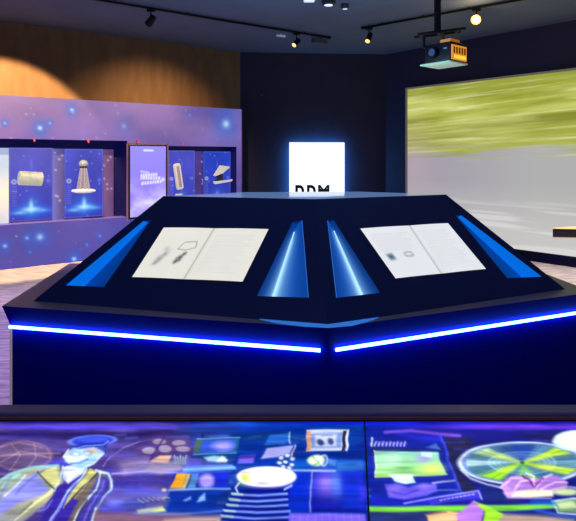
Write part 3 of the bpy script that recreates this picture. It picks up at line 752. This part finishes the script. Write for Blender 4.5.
L([(136,513),(180,514),(222,511)],(70,130,210),1.6,.9,1); PO([(137,510),(162,506),(166,511),(140,513.5)],(196,210,120),.95,1); 
for k in range(6): L([(138+5*k,499-k*.3),(144+5*k,503-k)],(196,200,150),1,.8,.7)
E(163.5,490,2.6,1.8,(210,200,170),.9,.7); E(163.5,490,4.2,2.8,(90,80,120),.8,.6,ring=.8); PO([(148,503),(170,500),(166,508),(146,508)],(120,110,140),.5,2)
PO([(100,490),(168,490),(150,521),(96,521)],(84,90,190),.35,4); E(115,503,7,3,(120,124,240),.8,2); PO([(96,512),(165,515),(225,516),(222,540),(90,540)],(150,104,104),.6,3); PO([(165,519),(226,516),(228,545),(140,545)],(196,170,150),.6,2)
# centre: pictures and cushion on a round stack
PO([(270,436),(291,433.5),(290,443),(266,446)],(40,90,176),.95,.9); L([(291,433),(289.5,444)],(160,190,214),1.4,.9,.7)
PO([(267,449),(292,446),(291,456),(262,459)],(168,168,232),.95,.9); L([(294,446),(293,457)],(214,200,180),1.4,.9,.7); L([(262,459),(268,448)],(60,60,140),1,.8,.7)
PO([(240,456),(256,455),(254,463),(237,464)],(112,98,214),.95,.9); PO([(240,456),(256,455),(255,458),(239,459)],(56,40,140),.8,.8)
PO([(308,431),(349,429.5),(347,450.5),(305,452)],(196,200,232),1,.8); PO([(311,434),(344,432),(341,448),(309,449.5)],(110,136,190),.95,1); PO([(316,436),(338,434),(336,446),(314,447)],(196,206,230),.9,1.4)
PO([(308,431),(312,431),(309,451.5),(305,452)],(206,140,100),.95,.7); PO([(344,430),(347.5,429.5),(345.5,450.5),(342,451)],(24,26,50),.95,.6); L([(349,429.6),(347.4,450.5)],(236,238,244),1.4,.95,.6); L([(308,431),(347,429.6)],(230,228,220),1,.9,.6)
E(320,443,3.6,3.2,(40,50,104),.9,1.2); E(331,441.5,3,3.4,(46,56,112),.9,1.2); L([(323,436),(333,435)],(120,130,170),1.4,.8,.8)
for (x, yy) in ((283,458),(289,456),(294,459),(281,463),(287,462),(293,465),(284,467),(290,468)): E(x,yy,2.6,1.8,(206,216,226),.9,.8); E(x,yy,2.8,2.0,(40,60,120),.6,.5,ring=.7)
E(317.5,461,8.5,5.6,(206,222,170),.95,1.2); E(317,459,5,2,(248,250,230),.9,1); L([(313,457),(321,463),(314,466)],(90,130,110),1.2,.8,.7); E(325,461,3.5,5,(226,234,220),.8,.9,ring=1.2); PO([(328,459),(338,461),(336,466),(330,465)],(110,150,226),.6,1.2)
L([(290,470.5),(336,471)],(180,190,240),1.8,.9,.9); PO([(288,472),(313,472),(310,512),(286,512)],(14,40,176),.8,2); L([(313.5,471),(312,490),(309.5,512)],(176,156,226),1.2,.9,.7)
PO([(316,473),(364,472),(366,512),(311,512)],(34,40,196),.9,1.2,(20,20,130)); B(327,484,11,12,(150,120,236),.85); B(337,484,6,14,(90,150,236),.6); PO([(344,473),(363,473),(365,510),(342,510)],(20,56,190),.6,3); B(362,492,4,10,(80,60,210),.6)
PO([(338,461),(364,460),(365,470),(338,471)],(70,130,214),.5,2)
# stack
PO([(232,490),(290,490),(288,512),(292,560),(210,560),(222,510)],(14,22,130),1,1.2)
for k, (x0_, x1_, yy) in enumerate(((231,287,494),(229,288,499.5),(227,288,505),(224,289,511),(221,289,517),(218,289,523),(214,290,530),(210,290,538))):
    L([(x0_,yy),((x0_+x1_)/2,yy+1.6),(x1_,yy)],(150,190,252),1.8,.9,1.0); L([(x0_-1,yy-1),(x0_+10,yy+.3)],(196,236,170),1.6,.8,1)
L([(236,492),(234,487),(238,482)],(226,230,250),1.6,.9,.8); L([(284,490),(292,486),(291,481)],(206,216,250),1.6,.9,.8)
E(266.5,480,29,9.6,(84,84,190),1,.9); E(266.5,477,29,10,(226,214,242),1,.9); B(250,478,12,5,(238,206,200),.5); B(243,479,6,5,(170,220,70),.95); B(276,474,12,4,(244,248,255),.8); E(266.5,477,29,10,(250,250,255),.8,.5,ring=1.0); E(261,483.5,6,1.4,(120,120,170),.6,1)
PO([(289,513),(366,513.5),(368,560),(284,560)],(112,92,224),1,1.2,(80,64,200))
for k in range(10): L([(292+7.5*k,514),(290+8*k,545)],(140,120,240),1,.5,.8)
# right: board with a green picture
PO([(367,437),(441,437),(461,492),(371,504)],(22,38,142),1,1); PO([(395,433),(440,436),(442,441),(410,438)],(44,40,196),.8,2); L([(441,437),(452,468),(461,492)],(70,80,226),2,.9,1)
L([(385,432),(410,430),(440,434),(460,436)],(156,96,224),2.2,.8,1.5)
for k in range(9): L([(377+3.6*k,442+(k%2)*.6),(376.5+3.6*k,446)],(190,186,250),1.6,.9,.7)
L([(372,438),(373.5,446)],(206,226,214),1.8,.9,.8); L([(376,442),(407,444)],(130,100,230),1.2,.8,.8)
PO([(372,447),(441,449),(442,452.5),(373,451)],(26,36,96),.95,.8); PO([(424,447),(434,443),(440,450)],(80,110,200),.9,1)
PO([(375,451),(438,452),(447,474),(376,477)],(136,198,176),1,.8,(150,206,120)); B(392,460,12,7,(190,232,206),.8); B(425,458,8,5,(140,120,216),.75); B(432,468,12,5,(206,226,90),.8); B(405,468,14,5,(110,176,110),.6); L([(375,451),(376,477)],(226,236,206),1.2,.9,.6); L([(376,477),(447,474)],(206,220,140),1.2,.8,.7)
PO([(421,452),(432,453),(433,457),(422,456)],(190,226,226),.8,.9)
PO([(389,474),(412,474),(417,482),(406,483.5),(395,481)],(186,226,206),1,.9); B(404,479,7,3,(226,246,236),.8)
PO([(384,484),(396,483),(408,487),(424,483),(437,484),(438,490),(426,496),(404,499),(388,497)],(104,88,222),1,1.3); L([(392,492),(404,494),(418,490)],(50,44,150),1.6,.8,1); B(394,488,7,3,(150,130,240),.7); B(424,487,7,3,(140,124,236),.7)
L([(434,483),(445,481),(455,480)],(180,180,226),1.6,.85,.8); L([(428,492),(440,490),(458,490)],(110,120,236),1.6,.8,.9)
PO([(370,497),(400,501),(450,494),(480,489),(482,500),(400,506),(370,504)],(34,40,190),.9,1.2); PO([(428,500),(478,490.5),(482,498),(430,505)],(60,52,190),.95,.8); L([(404,503),(478,490.5),(482,499)],(176,180,250),1.3,.9,.7)
for k in range(9): L([(440+4*k,500.5-.75*k),(442+4*k,500-.75*k)],(190,190,250),1.3,.9,.6)
PO([(368,506.5),(470,505.5),(560,503.5),(560,508),(470,512),(370,511.5)],(112,194,64),1,1.2)
PO([(370,512),(440,512),(470,513),(560,512),(640,520),(640,560),(370,560)],(44,56,110),.9,1.5)
PO([(424,515),(448,511),(462,513),(456,524),(430,528),(428,521)],(224,180,132),.95,1); PO([(498,513),(540,516),(576,520),(576,545),(500,545),(490,522)],(214,180,150),.8,2)
L([(424,515),(446,512.5)],(120,80,60),1.2,.8,.8)
PO([(455,516),(474,501),(484,511),(480,524),(462,528)],(176,120,226),1,1); PO([(474,501.5),(488,506),(503,514),(494,524),(482,524),(485,511)],(160,222,60),1,1)
# radial disc
E(519,465,64,23,(16,24,84),.7,3)
E(522,463,61.5,20.8,(96,136,176),1,.9); E(522,463,58,19.3,(70,110,136),1,1.5); E(522,452,22,7,(30,60,150),.8,4); E(522,476,24,6,(40,70,130),.6,4)
def wedge(a0, a1, r0, r1, col, al, soft=2.2):
    pts = [(522+58*r0*math.cos(x), 463+19.3*r0*math.sin(x)) for x in np.linspace(a0,a1,8)]+[(522+58*r1*math.cos(x), 463+19.3*r1*math.sin(x)) for x in np.linspace(a1,a0,8)]
    PO(pts, col, al, soft)
for a0, a1, col, al in ((3.70,4.05,(190,216,130),.85),(2.95,3.35,(196,226,226),.75),(5.35,5.75,(190,226,60),.95),(.30,.62,(200,230,40),.95),(2.0,2.45,(150,214,40),.95),(6.1,6.45,(150,200,226),.6),(4.5,4.9,(40,70,170),.7),(1.2,1.7,(110,200,70),.7),(2.55,2.85,(60,110,120),.6),(5.0,5.3,(120,180,210),.5)):
    wedge(a0, a1, .06, .98, col, al)
for k in range(26):
    aa = k/26*2*math.pi; L([(522+58*.55*math.cos(aa),463+19.3*.55*math.sin(aa)),(522+58*.95*math.cos(aa),463+19.3*.95*math.sin(aa))],(30,60,120),.7,.45,.6)
for rr, al in ((.57,.8),(.48,.55),(.40,.6),(.30,.4)): E(522,463,58*rr,19.3*rr,(170,206,230),al*.75,.5,ring=.8)
wedge(5.4,5.7,.06,.6,(196,230,50),.8); wedge(.32,.6,.06,.6,(206,234,40),.8); wedge(2.05,2.4,.06,.6,(180,226,50),.8); wedge(3.72,4.0,.06,.6,(190,216,90),.8)
E(522,463,61.5,20.8,(206,220,246),.95,.8,ring=1.7); E(522,463,58.2,19.4,(90,110,190),.8,.6,ring=.9); E(522,463,2.2,1.2,(60,90,40),1,.6)
L([(461,470),(470,478),(486,484),(500,487)],(226,230,250),1.6,.8,1)
# purple blossom over a cream plate
PO([(500,486),(504,478),(516,475),(536,479),(556,475),(568,482),(566,492),(540,495),(512,494)],(156,112,196),1,1.1)
for q in ([(500,487),(510,478),(522,478)],[(512,492),(520,481),(534,479)],[(534,490),(534,476),(526,473)],[(536,488),(544,477),(552,474)],[(540,490),(554,482),(566,482)],[(502,488),(512,496),(530,492)]): L(q,(226,196,244),1.8,.9,.9)
L([(522,476),(530,480),(533,486)],(90,20,120),1.8,.85,.9); L([(543,478),(537,484),(534,488)],(110,30,140),1.6,.85,.9)
PO([(510,491),(530,489.5),(552,490.5),(552,496),(530,497),(512,496)],(232,226,190),1,1); PO([(505,485),(516,492),(508,498),(503,492)],(190,150,220),.9,1); L([(503,488),(510,497),(550,498)],(210,160,220),1.4,.85,.8)
E(566,492,14,3.4,(176,196,140),.9,1.2); L([(552,490),(566,487),(590,489)],(206,180,226),1.6,.85,1)
PO([(552,501),(574,498),(590,502),(590,514),(558,512)],(110,160,120),.95,1); PO([(556,503),(572,500.5),(580,508),(560,510)],(190,200,150),.8,1.5); L([(551,501),(574,498),(590,501)],(220,235,246),1.5,.9,.8); L([(551,501),(558,513),(590,516)],(220,235,246),1.4,.9,.8)
PO([(532,498),(552,499),(556,506),(530,504)],(30,90,180),.7,1.5); L([(536,510),(560,516),(590,520)],(50,90,200),2.6,.8,1.2)
# pale plate upper right
E(575,441,22,10.6,(176,206,226),1,.9); E(576,440,20,9,(224,240,206),1,1.5); B(572,441,8,4,(238,246,226),.7)
# brush-like unevenness of the picture
wx = (c.noise(40,14,2,101)-.5)*5.0; wy = (c.noise(40,14,2,102)-.5)*2.4
base = c.a.copy(); c.a = base; warp = c.sample(c.X+wx, c.Y+wy)
c.a = warp*(.84+.5*c.noise(26,2.6,4,103))[..., None]
def blur(a, k):
    for ax_ in (0, 1):
        acc = np.zeros_like(a)
        for o_s in range(-k, k+1): acc += np.roll(a, o_s, ax_)
        a = acc/(2*k+1)
    return a
c.a = c.a*.9+.16*blur(blur(c.a, 4), 4)
c.a = np.clip((c.a-10)*1.1, 0, 255)
# the two screens meet at a slightly skewed joint
ja, jb = tp(364.5, 421.5), tp(369, 521)
def joint_x(Y): return ja.x+(jb.x-ja.x)*(Y-ja.y)/(jb.y-ja.y)
for side in (0, 1):
    nx, ny = (620, 170) if side == 0 else (420, 170)
    v_ = np.linspace(0, 1, ny); Yv = Yb+(Yf+.004-Yb)*v_
    xl = np.where(side == 0, -XW+.064, [joint_x(Y)+.002 for Y in Yv]); xr = np.where(side == 0, [joint_x(Y)-.002 for Y in Yv], XW-.064)
    tq = np.linspace(0, 1, nx)[None, :]
    X = xl[:, None]*(1-tq)+xr[:, None]*tq; Y = np.repeat(Yv[:, None], nx, 1)
    PX = CX+F*X/Y; PY = CY+F*d_/Y
    P = np.stack([X, Y-1.25, np.full_like(X, TZ)], -1)
    o = link('screen', grid_mesh('screen', P, c.sample(PX, PY)), M_screen, tab)
    o['label'] = ('screen picture with a man in a hat, shelves and a round stack' if side == 0 else 'screen picture with a radial disc and a green picture')

# ================================================================== CEILING FITTINGS
def rail(p, q, lab, n):
    t_ = thing('track_rail', lab, 'track rail', p, 0)
    d = q-p; L_ = d.length; t_.rotation_euler = (0, 0, math.atan2(d.y, d.x))
    m = MB(); m.box(0, L_, -.018, .018, -.012, .012); m.build('rail_body', M_black, t_)
    for k in range(n):
        x = L_*(k+.5)/n; MB().tube((x,0,.012),(x,0,CEIL-p.z),.008).build('hanger', M_black, t_)
    for x in (0, L_): MB().bevel_box(x-.02, x+.02, -.024, .024, -.018, .018, .004).build('end_cap', M_black, t_)
    return t_
RZ = 3.372; dz_ = RZ-H
def rp(px, py): return at(px, py, dz_*F/(CY-py))
A0 = rp(329, 37.6); A1 = rp(100, .2); A1 = A0+(A1-A0)*1.9
rail(A1, A0, 'long black ceiling track rail running over the starry wall', 7)
B0 = rp(363, 28); B1 = rp(522, -.5); B1 = B0+(B1-B0)*1.7
rail(B0, B1, 'black ceiling track rail running over the projection screen', 6)
M_lens = mat('warm_lens', (255,220,170), .3, emit=(255,196,116), estr=1.6)
M_lens2 = mat('dim_lens', (150,150,160), .3, emit=(170,170,180), estr=.5)
def spot(px, py, line, aim, lab, lens, r=.05, ln=.13, drop=.11):
    """track spotlight hung at the point of the rail under pixel px"""
    P0_, P1_ = line
    best = min(np.linspace(0, 1, 2000), key=lambda t: abs(CX+F*(P0_+(P1_-P0_)*t).x/(P0_+(P1_-P0_)*t).y-px))
    p = P0_+(P1_-P0_)*best
    t_ = thing('track_spotlight', lab, 'spotlight', p-Vector((0,0,.013)), 0, 'spotlights on the ceiling rails')
    MB().bevel_box(-.05,.05,-.02,.02,-.03,0,.004).build('adapter', M_black, t_)
    MB().tube((0,0,-.03),(0,0,-drop),.009).build('stem', M_black, t_)
    a = Vector(aim).normalized(); c0 = Vector((0,0,-drop-.03))
    q0 = c0-a*ln*.5; q1 = c0+a*ln*.5
    m = MB(); m.tube(q0, q1, r*.85, r); m.tube(q0-a*.015, q0, r*.5, r*.85); m.build('head', M_black, t_, True)
    MB().tube(q1+a*.0005, q1+a*.004, r*(.82 if drop > .105 else .6)).build('lens', lens, t_)
    if ln > .135 and drop < .105:
        m = MB(); m.tube(q1+a*.0002, q1+a*.003, r*.99); m.build('reflector', mat('amber_reflector',(255,160,70),.4,emit=(255,150,56),estr=1.3), t_)
    return p+c0+a*ln*.5-Vector((0,0,.013))
RA = (A1, A0); RB = (B0, B1)
spot(151, 17, RA, WL.w(1.2,.3,2.3)-rp(151,9), 'black spotlight with pale rim on the left rail, aimed at the starry wall', M_lens2)
spot(296.5, 43, RA, (-.5,-.55,-.65), 'small lit spotlight near the right end of the left rail', M_lens, .042, .14)
spot(369, 36, RB, (-.35,-.5,-.75), 'small lit spotlight at the left end of the right rail', M_lens, .042, .15)
glare = spot(476.5, 12, RB, (-.40,-.86,-.33), 'glaring warm spotlight on the right rail beside the projector', mat('glare_lens',(255,200,120),.3,emit=(255,170,80),estr=30), .06, .14, .10)
# small grey box at the rail end, junction glint
p = rp(321, 42.5) if False else at(321, 41.8, A0.y+.1)
t_ = thing('power_feed', 'small grey power box at the end of the left ceiling rail', 'power box', p+Vector((0,0,.0)), WL.a)
MB().bevel_box(-.16,.10,-.05,.05,-.03,.04,.008).build('box_body', mat('feed_grey',(70,74,90),.5), t_)
MB().tube((0,0,.04),(0,0,CEIL-p.z),.014).build('cable_pipe', M_black, t_)
# ceiling downlights
M_white = mat('white_trim', (190,196,206), .5, emit=(150,160,175), estr=.3)
def down(px, py, r, lab, drop=.05, lit=1):
    p = at_h(px, py, CEIL-drop*.5) if False else at(px, py, (CEIL-.03-H)*F/(CY-py))
    t_ = thing('ceiling_downlight', lab, 'ceiling light', (p.x, p.y, CEIL), 0, 'round lights on the ceiling')
    MB().lathe([(r*.75,-drop),(r,-drop*.7),(r,-.001),(r*.4,0)], 24).build('housing', mat('downlight_housing',(30,32,40),.5), t_, True)
    MB().tube((0,0,-drop-.002),(0,0,-drop+.004),r*.62).build('diffuser', mat('downlight_diffuser',(220,225,235),.4,emit=(200,215,235),estr=1.2*lit), t_)
down(328.5, 3.5, .085, 'pale round ceiling light, larger of the two above the console', .05)
down(345, 6.5, .05, 'small round ceiling light, dimmer of the two above the console', .06, .6)
p = at(309, 0.2, (CEIL-.01-H)*F/157.3)
t_ = thing('ceiling_panel_light', 'white rectangular ceiling light cut by the top edge of the view', 'ceiling light', (p.x, p.y-.12, CEIL), 0)
MB().bevel_box(-.07,.07,-.14,.14,-.03,0,.006).build('panel_frame', M_white, t_)
MB().box(-.06,.06,-.13,.13,-.034,-.03).build('diffuser', mat('panel_diffuser',(220,225,235),.4,emit=(200,210,225),estr=.9), t_)
for px, py, lab, nm in ((281,35.5,'tiny pale stub for a glint on the ceiling left of the lit spotlight','ceiling_stub'),(245,49.5,'tiny grey dot sensor where the starry wall meets the ceiling','ceiling_stub')):
    p = at(px, py, (CEIL-.02-H)*F/(CY-py)) if py < 45 else WC.w(WC.loc(px, py, -.02)[0], -.03, WC.loc(px, py, -.02)[1])
    t_ = thing(nm, lab, 'sensor', p, 0)
    if py < 45:
        MB().tube((-.07,0,0),(.07,0,-.01),.016,.02).build('glint_tube', M_white, t_, True); MB().tube((0,0,.0),(0,0,CEIL-p.z),.012).build('mount', M_white, t_)  # pale stub added in place of a small whitish glint
    else:
        MB().lathe([(.012,-.02),(.022,-.01),(.022,.01),(.012,.02)],14).build('sensor_ball', M_pale, t_, True); MB().tube((0,0,0),(0,.03,0),.008).build('mount', M_pale, t_)

# projector hung from the ceiling
PY_ = 5.4
def pj(px, py, y=0): v = at(px, py, PY_); return Vector((v.x, y, v.z))
o_ = at(437.5, 50, PY_)
pro = thing('ceiling_projector', 'black projector hung on a ceiling pole beside the glaring spotlight', 'projector', (o_.x, PY_, CEIL), 0)
def pl(px, py, y=0): v = pj(px, py); return Vector((v.x-o_.x, y, v.z-CEIL))
MB().bevel_box(-.028,.028,-.028,.028,pl(437,32).z,0,.004).build('pole', M_black, pro)
MB().lathe([(.07,-.02),(.09,-.012),(.09,0)],20).build('ceiling_plate', M_black, pro)
q0, q1 = pl(416,36), pl(463,30)
m = MB(); m.tube(q0+Vector((0,-.07,0)), q1+Vector((0,-.07,0)), .014); m.tube(q0+Vector((0,.07,0)), q1+Vector((0,.07,0)), .014)
for t in (.12,.5,.88): m.tube(q0.lerp(q1,t)+Vector((0,-.08,0)), q0.lerp(q1,t)+Vector((0,.08,0)), .012)
m.build('bracket', M_black, pro)
for px in (424, 443): MB().bevel_box(pl(px-1,0).x, pl(px+1,0).x, -.02, .02, pl(0,48).z, pl(0,33).z, .003).build('hanger_arm', mat('arm',(70,52,34),.5) if px > 430 else M_black, pro)
# body: deep box turned so that its lit end faces right
zb_, zt_ = pl(0,63.5).z, pl(0,45).z
Mr = Matrix.Translation((pl(445.5,50).x, .0, 0)) @ Matrix.Rotation(R(40), 4, 'Z')
lx = .135; ly = .15
m = MB(); m.bevel_box(-lx, lx, -ly, ly, zb_, zt_, .015, Mr, 3)
m.build('body', mat('projector_black',(13,13,20),.4), pro, True)
m = MB(); m.bevel_box(-lx-.02, lx+.02, -ly-.0, ly+.04, zb_-.018, zb_-.002, .004, Mr); m.build('underplate', mat('pale_plate',(170,190,160),.5, emit=(140,160,130), estr=.22), pro)
zmid = (zb_+zt_)/2
m = MB(); m.bevel_box(-lx+.01, lx-.01, -ly-.006, -ly+.004, zb_+.01, zt_-.03, .002, Mr); m.build('side_panel', mat('lamp_glow_panel',(220,150,60),.5,emit=(240,150,40),estr=.7), pro)  # amber emission stands in for the spotlight falling on the projector
m = MB()
for k in range(5):
    x_ = -lx+.045+k*(2*lx-.09)/4; m.box(x_-.011, x_+.011, -ly-.009, -ly-.005, zmid-.02, zt_-.05, Mr)
m.build('side_vent', mat('vent',(110,60,20),.5), pro)
m = MB(); m.box(-lx+.05, lx-.03, -ly-.010, -ly-.006, zb_+.025, zb_+.055, Mr); m.build('lit_connector_bay', mat('lamp_glow_bright',(250,200,60),.5,emit=(255,205,60),estr=1.0), pro)
m = MB(); m.tube(Mr @ Vector((-lx+.01,.03,zmid)), Mr @ Vector((-lx-.05,.03,zmid)), .055, .048); m.build('lens_barrel', M_black, pro, True)
m = MB(); m.tube(Mr @ Vector((-lx-.048,.03,zmid)), Mr @ Vector((-lx-.053,.03,zmid)), .036); m.build('lens', mat('lens_glass',(70,80,110),.05), pro)
m = MB()
y_, z_ = -.09, .03
m.box(-lx-.004, -lx+.002, y_-.02, y_+.02, zmid+z_-.008, zmid+z_+.008, Mr)
m.build('control_buttons', mat('buttons',(120,120,140),.4), pro)
m = MB(); m.bevel_box(-lx+.01, .03, -ly+.01, -.02, zt_+.0005, zt_+.03, .006, Mr); m.build('top_housing', mat('lamp_glow_top',(190,120,50),.5,emit=(190,110,35),estr=.45), pro)  # spotlight's warm glow put into the top housing's colour

# ================================================================== LIGHTS
def light(kind, name, loc_, energy, color, **kw):
    l = bpy.data.lights.new(name, kind); l.energy = energy; l.color = color
    for k, v in kw.items(): setattr(l, k, v)
    o = bpy.data.objects.new(name, l); COL.objects.link(o); o.location = loc_; return o
def aim(o, tgt): o.rotation_euler = (Vector(tgt)-o.location).to_track_quat('-Z', 'Y').to_euler(); return o
warm = (1, .65, .33)
for (s, e, b, ang_, bl, az) in ((.02, 1000, 2.35, 73, .22, 1.35), (2.2, 340, 2.3, 92, .95, 1.3)):
    o = light('SPOT', 'wall_washer', WL.w(s, -1.5, 3.2), e, warm, spot_size=R(ang_), spot_blend=bl, shadow_soft_size=.04)
    aim(o, WL.w(s, .35, az))
o = light('SPOT', 'floor_spot', WL.w(.2, -1.6, 3.2), 190, (1,.86,.74), spot_size=R(62), spot_blend=.5, shadow_soft_size=.06); aim(o, WL.w(.3, -.75, 0))
o = light('SPOT', 'violet_floor_fill', (-2.6, 4.2, 3.2), 480, (.55,.42,1), spot_size=R(70), spot_blend=.6, shadow_soft_size=.1); aim(o, (-2.5, 4.6, 0))  # added lamp without a fixture, tints the carpet violet
o = light('SPOT', 'right_floor_fill', (3.0, 5.0, 3.2), 850, (1,.93,.82), spot_size=R(84), spot_blend=.6, shadow_soft_size=.1); aim(o, (3.1, 5.5, 0))  # added lamp, stands in for the projection's light on this floor
o = light('POINT', 'glare_lamp', glare+Vector((-.05,-.12,-.05)), 6, (1,.66,.3), shadow_soft_size=.03)
o = light('AREA', 'ceiling_fill', (.2, 4.6, 2.05), 58, (.36,.68,1), shape='RECTANGLE', size=2.4, size_y=1.6); aim(o, (.2, 4.6, 4))  # added unseen area lamp, washes the ceiling blue
o = light('AREA', 'gallery_fill', (0, .4, 3.2), 26, (.45,.52,1), shape='RECTANGLE', size=3, size_y=1); aim(o, (0, 3, .6))

w_ = bpy.data.worlds.new('World'); bpy.context.scene.world = w_; w_.use_nodes = True
w_.node_tree.nodes['Background'].inputs[0].default_value = (.03, .035, .1, 1); w_.node_tree.nodes['Background'].inputs[1].default_value = .12

# ================================================================== CAMERA
cam = bpy.data.cameras.new('Camera'); co = bpy.data.objects.new('Camera', cam); COL.objects.link(co)
co.location = (0, 0, H); co.rotation_euler = (R(90), 0, 0)
cam.sensor_width = 36; cam.sensor_fit = 'HORIZONTAL'; cam.lens = 36*F/576
cam.shift_x = 0; cam.shift_y = -(260.5-CY)/576; cam.clip_start = .05
sc = bpy.context.scene; sc.camera = co
sc.view_settings.view_transform = 'Standard'; sc.view_settings.look = 'None'; sc.view_settings.exposure = 0; sc.view_settings.gamma = 1
sc.cycles.use_denoising = True
